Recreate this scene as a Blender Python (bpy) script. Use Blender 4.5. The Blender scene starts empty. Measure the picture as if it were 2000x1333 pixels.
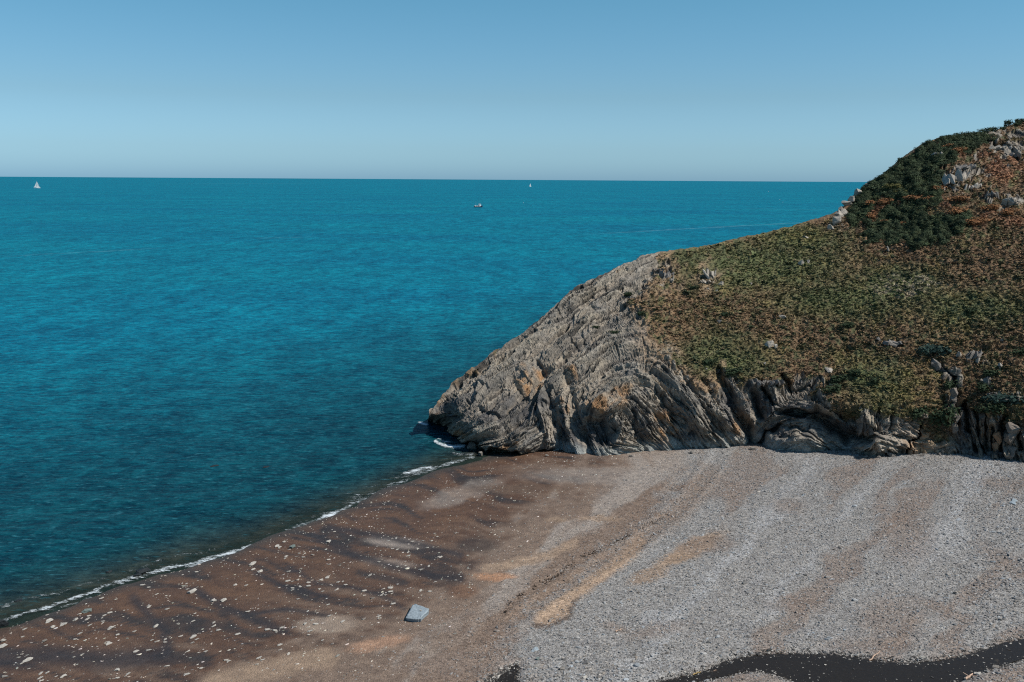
import bpy, bmesh, math, random
import numpy as np
from mathutils import Vector, Matrix, Euler

R = math.radians
sc = bpy.context.scene
COL = sc.collection
random.seed(7)
rng = np.random.default_rng(11)

# ------------------------------------------------------------------ camera
F = 1900.0; CX = 1000.0; CY = 666.5; HC = 30.0
PITCH = math.atan((CY - 351.0) / F); ROLL = 0.0062
f0 = np.array([0, math.cos(PITCH), -math.sin(PITCH)])
u0 = np.array([0, math.sin(PITCH), math.cos(PITCH)])
r0 = np.array([1.0, 0, 0])
cR = math.cos(ROLL) * r0 + math.sin(ROLL) * u0
cU = -math.sin(ROLL) * r0 + math.cos(ROLL) * u0
cam_d = bpy.data.cameras.new("camera"); cam = bpy.data.objects.new("camera", cam_d); COL.objects.link(cam)
cam.matrix_world = Matrix(((cR[0], cU[0], -f0[0], 0), (cR[1], cU[1], -f0[1], 0), (cR[2], cU[2], -f0[2], HC), (0, 0, 0, 1)))
cam_d.sensor_width = 36; cam_d.lens = 36 * F / 2000.0
cam_d.clip_start = 0.5; cam_d.clip_end = 200000
sc.camera = cam
sc.cycles.use_denoising = False; sc.cycles.pixel_filter_type = 'BLACKMAN_HARRIS'; sc.cycles.filter_width = 1.15

# ------------------------------------------------------------------ light
SUN = Vector((0.76, -0.22, 0.94)).normalized()
w = bpy.data.worlds.new("World"); sc.world = w; w.use_nodes = True
nt = w.node_tree; nt.nodes.clear()
sky = nt.nodes.new('ShaderNodeTexSky'); sky.sky_type = 'NISHITA'; sky.sun_disc = False
sky.sun_elevation = math.asin(SUN.z); sky.sun_rotation = math.atan2(SUN.x, SUN.y)
sky.air_density = 1.0; sky.dust_density = 0.9; sky.ozone_density = 1.6; sky.altitude = 30
tint = nt.nodes.new('ShaderNodeMix'); tint.data_type = 'RGBA'; tint.blend_type = 'MULTIPLY'
tint.inputs[0].default_value = 1.0
tcw = nt.nodes.new('ShaderNodeTexCoord'); sxw = nt.nodes.new('ShaderNodeSeparateXYZ'); crw = nt.nodes.new('ShaderNodeValToRGB')
nt.links.new(tcw.outputs['Generated'], sxw.inputs[0]); nt.links.new(sxw.outputs[2], crw.inputs[0]); nt.links.new(crw.outputs[0], tint.inputs[7])
ce = crw.color_ramp.elements                      # air colour from the sea horizon up
ce[0].position = 0.0; ce[0].color = (.46, .82, 1.32, 1)
ce[1].position = 1.0; ce[1].color = (.32, .52, .60, 1)
for ps, cl in ((.03, (.42, .68, 1.01, 1)), (.08, (.38, .57, .72, 1)), (.17, (.32, .58, .66, 1))):
    e_ = ce.new(ps); e_.color = cl
bg = nt.nodes.new('ShaderNodeBackground'); bg.inputs[1].default_value = 0.15
wo = nt.nodes.new('ShaderNodeOutputWorld')
nt.links.new(sky.outputs[0], tint.inputs[6]); nt.links.new(tint.outputs[2], bg.inputs[0]); nt.links.new(bg.outputs[0], wo.inputs[0])
sd = bpy.data.lights.new("sun", 'SUN'); sd.energy = 4.4; sd.angle = R(0.5); sd.color = (1.0, 0.95, 0.88)
so = bpy.data.objects.new("sun", sd); COL.objects.link(so); so.rotation_euler = SUN.to_track_quat('Z', 'Y').to_euler(); so.location = (60, 20, 120)
sc.view_settings.view_transform = 'Standard'; sc.view_settings.look = 'None'
sc.view_settings.exposure = 0.12; sc.view_settings.gamma = 1; sc.view_settings.use_curve_mapping = False

# ------------------------------------------------------------------ maths helpers
def ray(px, py):
    px = np.asarray(px, float); py = np.asarray(py, float)
    a = (px - CX) / F; b = (CY - py) / F
    return np.stack([f0[i] + a * cR[i] + b * cU[i] for i in range(3)], -1)
def at_depth(px, py, D):
    r = ray(px, py); t = np.asarray(D, float) / r[..., 1]
    p = r * t[..., None]; p[..., 2] += HC
    return p
def at_z(px, py, z):
    r = ray(px, py); t = (np.asarray(z, float) - HC) / r[..., 2]
    p = r * t[..., None]; p[..., 2] += HC
    return p
def project(x, y, z):
    z = z - HC
    f = x * f0[0] + y * f0[1] + z * f0[2]
    a = (x * cR[0] + y * cR[1] + z * cR[2]) / f; b = (x * cU[0] + y * cU[1] + z * cU[2]) / f
    return CX + F * a, CY - F * b
def h3(ix, iy, iz, s):
    h = (ix.astype(np.int64) * 374761393 + iy.astype(np.int64) * 668265263 + iz.astype(np.int64) * 2147483647 + s * 974711) & 0xffffffff
    h = ((h ^ (h >> 13)) * 1274126177) & 0xffffffff
    h = ((h ^ (h >> 16)) * 2246822519) & 0xffffffff
    return ((h ^ (h >> 15)) & 0xffffff) / float(0xffffff)
def vn(x, y, z=None, s=0):
    x = np.asarray(x, float); y = np.asarray(y, float)
    ix = np.floor(x); iy = np.floor(y); fx = x - ix; fy = y - iy
    fx = fx * fx * (3 - 2 * fx); fy = fy * fy * (3 - 2 * fy)
    if z is None:
        z0 = np.zeros_like(ix)
        a = h3(ix, iy, z0, s); b = h3(ix + 1, iy, z0, s); c = h3(ix, iy + 1, z0, s); d = h3(ix + 1, iy + 1, z0, s)
        return ((a * (1 - fx) + b * fx) * (1 - fy) + (c * (1 - fx) + d * fx) * fy) * 2 - 1
    z = np.asarray(z, float); iz = np.floor(z); fz = z - iz; fz = fz * fz * (3 - 2 * fz)
    o = 0
    for k in (0, 1):
        a = h3(ix, iy, iz + k, s); b = h3(ix + 1, iy, iz + k, s); c = h3(ix, iy + 1, iz + k, s); d = h3(ix + 1, iy + 1, iz + k, s)
        v = (a * (1 - fx) + b * fx) * (1 - fy) + (c * (1 - fx) + d * fx) * fy
        o = o + v * (fz if k else 1 - fz)
    return o * 2 - 1
def fbm(x, y, z=None, s=0, n=4):
    o = 0; a = 1; t = 0
    for i in range(n):
        o = o + a * vn(x * 2 ** i, y * 2 ** i, None if z is None else z * 2 ** i, s + i * 17); t += a; a *= .5
    return o / t
def sstep(a, b, x):
    t = np.clip((x - a) / (b - a), 0, 1); return t * t * (3 - 2 * t)
def lerp(a, b, t): return a + (b - a) * t
def dseg(px, py, pts):
    best = np.full(np.shape(px), 1e9)
    for (x0, y0), (x1, y1) in zip(pts[:-1], pts[1:]):
        dx, dy = x1 - x0, y1 - y0; L = dx * dx + dy * dy + 1e-9
        t = np.clip(((px - x0) * dx + (py - y0) * dy) / L, 0, 1)
        best = np.minimum(best, np.hypot(px - x0 - t * dx, py - y0 - t * dy))
    return best
def spoly(px, py, pts):                       # signed distance, positive inside
    d = dseg(px, py, list(pts) + [pts[0]]); ins = np.zeros(np.shape(px), bool)
    n = len(pts)
    for i in range(n):
        x0, y0 = pts[i]; x1, y1 = pts[(i + 1) % n]
        if y0 == y1: continue
        c = ((y0 > py) != (y1 > py)) & (px < (x1 - x0) * (py - y0) / (y1 - y0) + x0)
        ins ^= c
    return np.where(ins, d, -d)
def tps(pts, vals):
    P = np.array(pts, float); n = len(P); V = np.array(vals, float); S = 500.0
    Q = P / S
    d = np.hypot(Q[:, None, 0] - Q[None, :, 0], Q[:, None, 1] - Q[None, :, 1])
    K = np.where(d > 0, d * d * np.log(d + 1e-12), 0) + np.eye(n) * 1e-4
    A = np.zeros((n + 3, n + 3)); A[:n, :n] = K; A[:n, n] = 1; A[:n, n + 1:] = Q; A[n, :n] = 1; A[n + 1:, :n] = Q.T
    wgt = np.linalg.solve(A, np.concatenate([V, np.zeros(3)]))
    def f(px, py):
        px = np.asarray(px, float) / S; py = np.asarray(py, float) / S
        o = wgt[n] + wgt[n + 1] * px + wgt[n + 2] * py
        for i in range(n):
            r2 = (px - Q[i, 0]) ** 2 + (py - Q[i, 1]) ** 2
            o = o + wgt[i] * 0.5 * r2 * np.log(r2 + 1e-12)
        return o
    return f

# ------------------------------------------------------------------ object helpers
def tag(o, label=None, cat=None, group=None, kind=None):
    if label: o['label'] = label
    if cat: o['category'] = cat
    if group: o['group'] = group
    if kind: o['kind'] = kind
    return o
def link(name, me, mat=None, parent=None):
    o = bpy.data.objects.new(name, me); COL.objects.link(o)
    if mat and not me.materials: me.materials.append(mat)
    if parent: o.parent = parent
    return o
def mesh_np(name, V, Fq):
    """V (n,3), Fq list of arrays (m,3)/(m,4)"""
    me = bpy.data.meshes.new(name)
    me.vertices.add(len(V)); me.vertices.foreach_set('co', np.asarray(V, np.float32).ravel())
    loops = np.concatenate([f.ravel() for f in Fq]).astype(np.int32)
    sizes = np.concatenate([np.full(len(f), f.shape[1]) for f in Fq]).astype(np.int32)
    starts = np.concatenate([[0], np.cumsum(sizes)[:-1]]).astype(np.int32)
    me.loops.add(len(loops)); me.loops.foreach_set('vertex_index', loops)
    me.polygons.add(len(sizes)); me.polygons.foreach_set('loop_start', starts); me.polygons.foreach_set('loop_total', sizes)
    me.update(calc_edges=True); me.validate()
    return me
def attr(me, name, data, typ='FLOAT'):
    a = me.attributes.new(name, typ, 'POINT')
    data = np.asarray(data, np.float32)
    if typ == 'FLOAT_COLOR':
        if data.shape[1] == 3: data = np.concatenate([data, np.ones((len(data), 1), np.float32)], 1)
        a.data.foreach_set('color', data.ravel())
    elif typ == 'FLOAT_VECTOR': a.data.foreach_set('vector', data.ravel())
    else: a.data.foreach_set('value', data.ravel())
class NB:
    def __init__(s, name):
        s.m = bpy.data.materials.new(name); s.m.use_nodes = True; s.t = s.m.node_tree; s.t.nodes.clear()
    def n(s, typ, **k):
        nd = s.t.nodes.new(typ)
        for a, v in k.items():
            if a[0] == 'i' and a[1:].isdigit(): nd.inputs[int(a[1:])].default_value = v
            else: setattr(nd, a, v)
        return nd
    def l(s, a, b): s.t.links.new(a, b)
    def math(s, op, a, b=None, c=None):
        nd = s.n('ShaderNodeMath', operation=op)
        for i, v in enumerate((a, b, c)):
            if v is None: continue
            if hasattr(v, 'links'): s.l(v, nd.inputs[i])
            else: nd.inputs[i].default_value = v
        return nd.outputs[0]
    def mix(s, fac, a, b, blend='MIX'):
        nd = s.n('ShaderNodeMix', data_type='RGBA', blend_type=blend)
        for i, v in ((0, fac), (6, a), (7, b)):
            if hasattr(v, 'links'): s.l(v, nd.inputs[i])
            else: nd.inputs[i].default_value = v if i == 0 else (*v, 1)
        return nd.outputs[2]
    def noise(s, vec, scale, detail=2, rough=.5, out=0):
        nd = s.n('ShaderNodeTexNoise'); nd.inputs['Scale'].default_value = scale; nd.inputs['Detail'].default_value = detail
        nd.inputs['Roughness'].default_value = rough
        if vec is not None: s.l(vec, nd.inputs['Vector'])
        return nd.outputs[out]
    def ramp(s, v, a, b):
        nd = s.n('ShaderNodeMapRange'); nd.inputs[1].default_value = a; nd.inputs[2].default_value = b
        s.l(v, nd.inputs[0]); return nd.outputs[0]
def principled(b, color, rough=.85, spec=.3, normal=None):
    p = b.n('ShaderNodeBsdfPrincipled')
    if hasattr(color, 'links'): b.l(color, p.inputs['Base Color'])
    else: p.inputs['Base Color'].default_value = (*color, 1)
    if hasattr(rough, 'links'): b.l(rough, p.inputs['Roughness'])
    else: p.inputs['Roughness'].default_value = rough
    p.inputs['Specular IOR Level'].default_value = spec
    if normal is not None: b.l(normal, p.inputs['Normal'])
    return p
def finish(b, shader):
    o = b.n('ShaderNodeOutputMaterial'); b.l(shader, o.inputs[0]); return b.m
def simple(name, col, rough=.6, var=.25, scale=8, spec=.3):
    b = NB(name); tc = b.n('ShaderNodeTexCoord').outputs['Object']
    nz = b.noise(tc, scale, 4)
    c = b.mix(b.ramp(nz, .3, .7), tuple(x * (1 - var) for x in col), tuple(min(1, x * (1 + var)) for x in col))
    return finish(b, principled(b, c, rough, spec).outputs[0])

# ------------------------------------------------------------------ beach shape
SHORE_PX = [(0, 1222), (100, 1193), (200, 1158), (280, 1128), (370, 1106), (440, 1085), (520, 1053), (600, 1022), (650, 1005), (700, 985), (760, 957), (820, 932), (870, 915), (920, 901), (965, 893)]
sp = at_z([p[0] for p in SHORE_PX], [p[1] for p in SHORE_PX], 0.0)
sx = np.concatenate([[-260, -120], sp[:, 0], [10, 60, 200]])
sy = np.concatenate([[sp[0, 1] - 190, sp[0, 1] - 70], sp[:, 1], [sp[-1, 1] + 12, sp[-1, 1] + 24, sp[-1, 1] + 40]])
def shore_d(x, y):
    ys = np.interp(x, sx, sy)
    return (ys - y) * 0.76
def beach_smooth(x, y):
    d = shore_d(x, y)
    return np.where(d > 0, 3.0 * (1 - np.exp(-np.maximum(d, 0) / 42.0)) + .10 * np.tanh(d / 2), d * 0.11)
STREAM = [(1230, 1345), (1262, 1334), (1330, 1318), (1380, 1306), (1408, 1290), (1450, 1280), (1500, 1274), (1560, 1272), (1640, 1275), (1700, 1284), (1760, 1291), (1830, 1288), (1880, 1277), (1925, 1264), (1960, 1252), (2005, 1243), (2120, 1215),
          (2140, 1255), (2005, 1282), (1975, 1291), (1945, 1301), (1915, 1309), (1890, 1322), (1862, 1334), (1840, 1360), (1700, 1400), (1590, 1350), (1556, 1330), (1530, 1318), (1500, 1311), (1470, 1308), (1440, 1311), (1405, 1319), (1340, 1332), (1290, 1350)]
POOL = [(1013, 1296), (1000, 1300), (975, 1318), (955, 1330), (930, 1340), (1000, 1375), (1012, 1335), (1008, 1315)]
def beach_px_z(px, py):
    z = np.zeros(np.shape(px))
    for _ in range(6):
        p = at_z(px, py, z); z = beach_smooth(p[..., 0], p[..., 1])
    return at_z(px, py, z)

# ------------------------------------------------------------------ headland surface as a depth field
BASE_PX = [(835, 836), (842, 852), (870, 866), (900, 878), (930, 890), (960, 893), (1000, 893), (1040, 889), (1070, 881), (1100, 878), (1130, 888), (1155, 892), (1200, 890), (1240, 886), (1290, 882), (1330, 876), (1370, 881), (1400, 876), (1450, 872), (1490, 870), (1540, 880), (1600, 880), (1660, 878), (1700, 889), (1740, 890), (1780, 884), (1850, 883), (1890, 886), (1930, 892), (1960, 896), (2000, 902), (2100, 915), (2300, 945)]
SKY_PX = [(835, 826), (838, 815), (843, 803), (850, 790), (858, 778), (868, 765), (880, 750), (893, 739), (910, 728), (925, 716), (945, 703), (957, 692), (975, 684), (1000, 662), (1020, 652), (1045, 632), (1058, 620), (1078, 604), (1100, 583), (1110, 570), (1120, 562), (1150, 543), (1175, 534), (1210, 520), (1240, 509), (1262, 497), (1285, 493), (1340, 487), (1400, 476), (1450, 464), (1500, 453), (1560, 438), (1600, 427), (1630, 417), (1650, 405), (1670, 388), (1690, 366), (1700, 356), (1730, 340), (1760, 315), (1790, 290), (1815, 276), (1850, 265), (1880, 262), (1930, 258), (1960, 250), (1980, 244), (2000, 238), (2100, 215), (2300, 190)]
bpx = np.array([p[0] for p in BASE_PX], float); bpy_ = np.array([p[1] for p in BASE_PX], float)
spx = np.array([p[0] for p in SKY_PX], float); spy = np.array([p[1] for p in SKY_PX], float)
CP = [(835, 820, 112), (850, 790, 113), (900, 735, 116), (1000, 662, 121), (1120, 562, 128), (1175, 534, 131), (1262, 497, 136), (1400, 476, 142), (1500, 453, 146), (1600, 427, 149), (1690, 366, 157), (1760, 315, 162), (1850, 265, 167), (1950, 253, 171), (2000, 238, 175), (2300, 190, 192),
      (900, 800, 109.5), (960, 760, 111.5), (1000, 800, 107.2), (1060, 700, 115), (1120, 800, 105.5), (1120, 700, 113.5), (1180, 620, 122), (1230, 800, 104.2), (1230, 700, 111.5), (1260, 600, 122), (1320, 540, 130), (1400, 800, 103.5), (1400, 700, 111.5), (1400, 600, 122), (1400, 530, 131),
      (1600, 800, 103), (1600, 745, 107), (1600, 650, 116), (1600, 550, 128), (1600, 480, 139), (1800, 800, 101.5), (1800, 700, 108), (1800, 600, 117), (1800, 500, 130), (1800, 420, 141), (1800, 340, 155),
      (2000, 800, 99), (2000, 700, 105), (2000, 600, 112.5), (2000, 500, 124), (2000, 400, 139), (2000, 320, 155), (2300, 780, 95), (2300, 600, 108), (2300, 450, 126), (2300, 320, 150), (1700, 870, 99.5), (1500, 760, 106)]
for u_ in (838, 870, 910, 960, 1020, 1080, 1150, 1230, 1310, 1400, 1490, 1580, 1660, 1760, 1850, 1930, 2000, 2120, 2300):
    yb = np.interp(u_, bpx, bpy_); q = beach_px_z(u_, yb); CP.append((u_, yb, float(q[1])))
depth_rbf = tps([(c[0], c[1]) for c in CP], [c[2] for c in CP])

FEAT = [  # polyline, half width px, extra depth m (+ = recessed)
    ([(1046, 700), (1062, 740), (1078, 790), (1092, 850), (1098, 882)], 5, 1.0), ([(1105, 735), (1120, 790), (1128, 850), (1150, 892)], 8, 1.3),
    ([(1235, 800), (1245, 850), (1265, 882)], 4, .9), ([(1296, 770), (1318, 830), (1345, 880)], 5, 1.1), ([(1345, 745), (1385, 810), (1432, 876)], 5, 1.2),
    ([(1375, 745), (1410, 800), (1445, 850)], 4, 1.0), ([(1320, 715), (1350, 760), (1380, 815), (1405, 872)], 3, .7), ([(1272, 740), (1300, 790)], 4, .6),
    ([(1402, 728), (1422, 765), (1440, 800), (1460, 835), (1466, 868)], 9, 2.2), ([(1470, 760), (1480, 800), (1490, 820)], 5, 1.2),
    ([(1595, 812), (1625, 834), (1660, 852), (1690, 858)], 12, 3.0), ([(1640, 810), (1690, 835), (1715, 850)], 10, 1.3), ([(1482, 868), (1500, 850), (1522, 832)], 4, 1.6),
    ([(1525, 735), (1545, 760)], 4, 1.5), ([(1548, 752), (1600, 742)], 4, .8), ([(1486, 752), (1500, 775), (1515, 790)], 5, 1.6),
    ([(1540, 836), (1580, 842), (1610, 865), (1640, 874)], 2.5, .6), ([(1520, 850), (1560, 845), (1590, 858), (1620, 878)], 2, .5),
    ([(935, 792), (955, 808), (990, 812)], 5, 1.1), ([(925, 742), (950, 765)], 3.5, .7), ([(1000, 735), (1012, 760), (1000, 800), (985, 830)], 10, 1.0),
    ([(1040, 800), (1064, 786)], 6, 1.1), ([(1016, 850), (1050, 822), (1066, 806)], 3, .8), ([(1110, 650), (1130, 680), (1160, 690)], 4, .6),
    ([(1110, 572), (1135, 556)], 4, .9), ([(850, 830), (862, 836)], 4, .8), ([(1300, 850), (1330, 860)], 4, .7), ([(1160, 790), (1200, 770)], 2, .5),
    ([(1836, 722), (1860, 745), (1864, 790), (1868, 832)], 6, 2.2), ([(1886, 790), (1893, 835), (1908, 880)], 5, 2.4), ([(1907, 800), (1913, 845), (1926, 885)], 4, 2.2),
    ([(1921, 805), (1926, 850), (1934, 888)], 3.5, 2.0), ([(1938, 838), (1941, 880)], 6, 2.4), ([(1963, 815), (1953, 850), (1960, 893)], 6, 2.4), ([(1985, 830), (1996, 880)], 4, 1.6),
    ([(1806, 832), (1780, 882)], 2, 1.2), ([(1715, 800), (1725, 850)], 3, .8), ([(1740, 800), (1745, 840)], 3, .7), ([(1945, 285), (1975, 300), (1990, 312)], 6, 2.2),
    ([(1726, 670), (1765, 676)], 3, .9), ([(2040, 820), (2050, 900)], 6, 2), ([(2090, 800), (2110, 910)], 6, 2),
]
BLOB = [  # cx, cy, rx, ry, extra depth
    (1180, 790, 40, 20, -1.3), (1165, 845, 38, 28, 1.6), (1075, 850, 14, 30, -.8), (1215, 865, 24, 18, -.7), (1555, 872, 66, 30, -1.4), (1485, 790, 26, 36, 1.4),
    (1555, 806, 34, 8, 2.6), (1430, 840, 24, 34, -.6), (1350, 800, 26, 40, -.5), (1750, 868, 44, 20, -.9), (1855, 790, 8, 50, -.6), (1640, 790, 60, 20, -.6),
    (1030, 860, 40, 22, -.8), (1285, 830, 16, 40, .5), (1770, 430, 70, 34, 1.5), (1880, 345, 36, 24, -1.2), (1970, 290, 40, 24, -1), (1820, 880, 66, 16, -1.1), (1670, 872, 50, 14, -.9), (1930, 888, 60, 12, -.7), (1690, 700, 70, 30, .8), (1560, 770, 40, 22, .8),
]
LIP = [(830, 822), (850, 832), (868, 846), (885, 850), (900, 860), (915, 862), (930, 870), (945, 880), (958, 874), (985, 882), (1015, 886), (1040, 885), (1068, 879), (1085, 873)]
lx = np.array([p[0] for p in LIP], float); ly = np.array([p[1] for p in LIP], float)
def base_depth(px, py):
    px = np.asarray(px, float); py = np.asarray(py, float)
    D = depth_rbf(px, py)
    wx = px + 5 * vn(px / 14, py / 14, None, 91) ; wy = py + 5 * vn(px / 14, py / 14, None, 92)
    for pts, wd, am in FEAT:
        d = dseg(wx, wy, pts); D = D + am * (.62 if pts[0][0] < 1400 else 1) * np.exp(-(d / wd) ** 2)
    for cx, cy, rx, ry, am in BLOB:
        D = D + am * sstep(1.25, .55, np.hypot((wx - cx) / rx, (wy - cy) / ry))
    lip = np.interp(px, lx, ly) + 4 * vn(px / 9, px * 0, None, 5)
    rec = sstep(-1.5, 3.0, py - lip) * sstep(1086, 1060, px) * sstep(1.0, 0, (830 - px) / 5)
    return D + 2.6 * rec
def surf(px, py): return at_depth(px, py, base_depth(px, py))

ST = 1.25
U = np.arange(835, 2301, ST); Yg = np.arange(180, 960, ST)
UU, YY = np.meshgrid(U, Yg)
H_, W_ = UU.shape
ysky = np.interp(U, spx, spy) + 1.2 * vn(U / 7, U * 0, None, 3) + .8 * vn(U / 3, U * 0, None, 4)
ybase = np.interp(U, bpx, bpy_)
ybase = np.maximum(ybase, ysky + 6)
Yc = np.clip(YY, ysky[None], ybase[None])
BD = base_depth(UU, Yc)
P0 = at_depth(UU, Yc, BD)
# smooth normals from the undetailed field
Dn = depth_rbf(UU, YY); Pn = at_depth(UU, YY, Dn)
du = np.gradient(Pn, axis=1); dv = np.gradient(Pn, axis=0)
NN = np.cross(dv, du); NN /= np.linalg.norm(NN, axis=-1, keepdims=True) + 1e-9
NN *= np.sign(-NN[..., 1:2] + 1e-6)
del Pn, du, dv

# bedding direction field (photo traced) and line integral convolution along it
DIRS = [(870, 780, 1, -.9), (930, 740, 1, -.75), (900, 830, 1, -.5), (900, 800, 1, -.8), (1000, 700, 1, -.75), (1100, 600, 1, -.8), (1150, 560, 1, -.6), (1240, 540, 1, -.45), (980, 860, 1, -.35), (1040, 860, 1, -.75), (1000, 800, 1, -.9),
        (1080, 710, 1, -.8), (1075, 820, .3, 1), (1100, 850, .35, 1), (1130, 830, .2, 1), (1150, 800, .4, -1), (1175, 790, 1, -.6), (1190, 740, 1, -.6), (1150, 700, 1, -.7), (1230, 735, 1, -.05), (1215, 680, 1, -.2), (1200, 620, 1, -.6), (1260, 640, 1, 0),
        (1170, 860, .5, 1), (1215, 872, 1, .2), (1240, 830, .5, 1), (1290, 850, .9, 1), (1270, 770, 1, .8), (1310, 770, 1, 1.1), (1350, 830, 1, 1.2), (1320, 710, 1, .8), (1380, 770, .8, 1), (1400, 830, .8, 1), (1440, 850, .7, 1), (1425, 770, .5, 1),
        (1480, 790, .3, 1), (1495, 850, 1, -1), (1520, 838, 1, -.5), (1560, 832, 1, 0), (1600, 840, 1, .5), (1640, 865, 1, .5), (1555, 868, 1, 0), (1525, 870, 1, -.7), (1590, 870, 1, .7), (1560, 800, 1, 0), (1520, 750, .2, 1), (1580, 750, .3, 1),
        (1690, 820, .1, 1), (1730, 820, .1, 1), (1700, 870, 1, -.5), (1770, 850, 1, .8), (1750, 875, 1, .5), (1830, 860, 1, -.3), (1855, 790, 1, 0), (1890, 850, .3, 1), (1940, 860, .1, 1), (1980, 860, .4, 1), (2100, 860, .2, 1),
        (1870, 345, .5, -1), (1970, 290, 1, .6), (1700, 600, 1, -.2), (1500, 560, 1, -.3)]
an = [(x, y, math.cos(2 * math.atan2(b, a)), math.sin(2 * math.atan2(b, a))) for x, y, a, b in DIRS]
cs = np.zeros_like(UU); sn_ = np.zeros_like(UU); wt = np.zeros_like(UU)
for x, y, c, s in an:
    ww = 1 / (((UU - x) ** 2 + (YY - y) ** 2) / 900 + .15) ** 2
    cs += c * ww; sn_ += s * ww; wt += ww
th = 0.5 * np.arctan2(sn_, cs) + .18 * vn(UU / 45, YY / 45, None, 8) + .08 * vn(UU / 15, YY / 15, None, 9)
vx = np.cos(th).astype(np.float32); vy = np.sin(th).astype(np.float32)
def lic(nz, vx, vy, L, step=1.0):
    acc = nz.copy()
    for sgn in (1, -1):
        ix = np.tile(np.arange(W_, dtype=np.float32), (H_, 1)); iy = np.tile(np.arange(H_, dtype=np.float32)[:, None], (1, W_))
        lxv = vx * sgn; lyv = vy * sgn
        for k in range(L):
            ix += lxv * step; iy += lyv * step
            a = np.clip(iy, 0, H_ - 1).astype(np.int32) * W_ + np.clip(ix, 0, W_ - 1).astype(np.int32)
            acc += nz.ravel()[a]
            nx = vx.ravel()[a]; ny = vy.ravel()[a]
            s = np.where(nx * lxv + ny * lyv < 0, -1, 1).astype(np.float32)
            lxv = nx * s; lyv = ny * s
    return acc
def eq(a):
    f = a.ravel(); o = np.empty(f.size, np.float32); o[np.argsort(f)] = np.linspace(-1, 1, f.size, dtype=np.float32); return o.reshape(a.shape)
g = rng.standard_normal((H_, W_)).astype(np.float32)
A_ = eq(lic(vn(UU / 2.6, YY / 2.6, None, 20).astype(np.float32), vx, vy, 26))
B_ = eq(lic(vn(UU / 6, YY / 6, None, 21).astype(np.float32), vx, vy, 22, 1.5))
C_ = eq(lic(vn(UU / 17, YY / 17, None, 22).astype(np.float32), vx, vy, 22, 2.2))
J_ = eq(lic(vn(UU / 7, YY / 7, None, 23).astype(np.float32), -vy, vx, 9, 1.5))
def terr(x, n, sharp=.75):
    y = (x * .5 + .5) * n; i = np.floor(y); f = y - i
    return ((i + sstep(sharp, 1, f)) / n) * 2 - 1
def warpn(a, sc_, s): return a * vn(UU / sc_, YY / sc_, None, s)

# ---- masks
ROCK = [(820, 960), (820, 800), (1100, 540), (1265, 485), (1290, 515), (1272, 535), (1262, 560), (1240, 590), (1245, 625), (1262, 655), (1285, 690), (1325, 712), (1345, 745), (1385, 765), (1405, 745), (1412, 728), (1432, 752), (1462, 748), (1500, 742), (1560, 736), (1600, 742), (1590, 760), (1606, 785), (1620, 800), (1650, 815), (1680, 800), (1720, 794), (1770, 800), (1800, 812), (1815, 845), (1850, 860), (1858, 830), (1850, 770), (1845, 735), (1868, 735), (1878, 780), (1900, 792), (1935, 800), (1960, 815), (1985, 830), (2040, 850), (2320, 870), (2320, 990), (820, 990)]
sdk = spoly(UU, YY, ROCK) + warpn(16, 22, 31) + warpn(11, 7, 32)
for cx, cy, rx, ry in [(1872, 345, 30, 22), (1900, 330, 24, 18), (1972, 292, 34, 20), (1975, 395, 26, 12), (1925, 385, 18, 8), (1745, 668, 22, 6), (1385, 540, 9, 12), (1300, 535, 14, 18), (1850, 725, 16, 9), (1905, 700, 16, 10), (1960, 778, 30, 8), (1930, 745, 12, 14), (1925, 260, 10, 4), (1975, 262, 28, 7)]:
    r_ = np.hypot((UU - cx) / rx, (YY - cy) / ry)
    sdk = np.maximum(sdk, (1 - r_) * 12 + warpn(14, 9, 33) + warpn(8, 4, 34))
rock = sstep(-4, 6, sdk); soil = sstep(26, 4, np.abs(sdk + 4)) * (UU < 1420)
worn = sstep(26, 6, ybase[None] - YY) * sstep(1060, 1100, UU) * sstep(1700, 1640, UU)
scree = sstep(1, .3, np.hypot((UU - 1280) / 62, (YY - 650) / 90 )) * .8
scree = np.maximum(scree, sstep(1, .4, np.hypot((UU - 1830) / 44, (YY - 862) / 26)))
amp = rock * (1 - .65 * worn) * (1 - .6 * scree)
big = vn(UU / 45, YY / 45, None, 41)
brk = vn(UU / 26, YY / 26, None, 46)
disp = amp * (.60 * terr(C_, 5, .8) + .40 * terr(B_, 4, .7) * (.75 + .25 * big) + .17 * terr(A_, 2, .5) * (.7 + .5 * brk) + .12 * terr(vn(UU / 11 + big, YY / 11, None, 43), 3, .8) * sstep(.1, .6, brk) + .04 * vn(UU / 3, YY / 3, None, 44))
disp -= amp * .44 * sstep(.60, .78, A_) * (.6 + .4 * brk)
disp -= amp * .34 * sstep(.80, .93, J_) * sstep(-.4, .4, vn(UU / 30, YY / 30, None, 45))
disp -= amp * .60 * sstep(.86, .95, B_)
disp -= amp * .9 * sstep(.90, .97, -C_)
disp += rock * worn * (.10 * A_ + .12 * B_)
gr = 1 - rock
disp += gr * (.30 * fbm(UU / 22, YY / 12, None, 51, 3) + .14 * vn(UU / 5, YY / 4, None, 52))
GORSE = [[(1692, 362), (1730, 335), (1762, 309), (1795, 283), (1850, 262), (1945, 250), (1935, 275), (1890, 290), (1860, 305), (1840, 330), (1838, 365), (1842, 392), (1810, 402), (1770, 398), (1740, 405), (1715, 385), (1690, 378)],
         [(1680, 460), (1700, 432), (1730, 412), (1760, 398), (1795, 398), (1800, 425), (1840, 425), (1870, 418), (1892, 432), (1870, 452), (1840, 470), (1790, 482), (1745, 478), (1700, 470)],
         [(1655, 408), (1690, 380), (1720, 392), (1700, 420), (1668, 436)]]
gs = np.full(UU.shape, -1e9)
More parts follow.
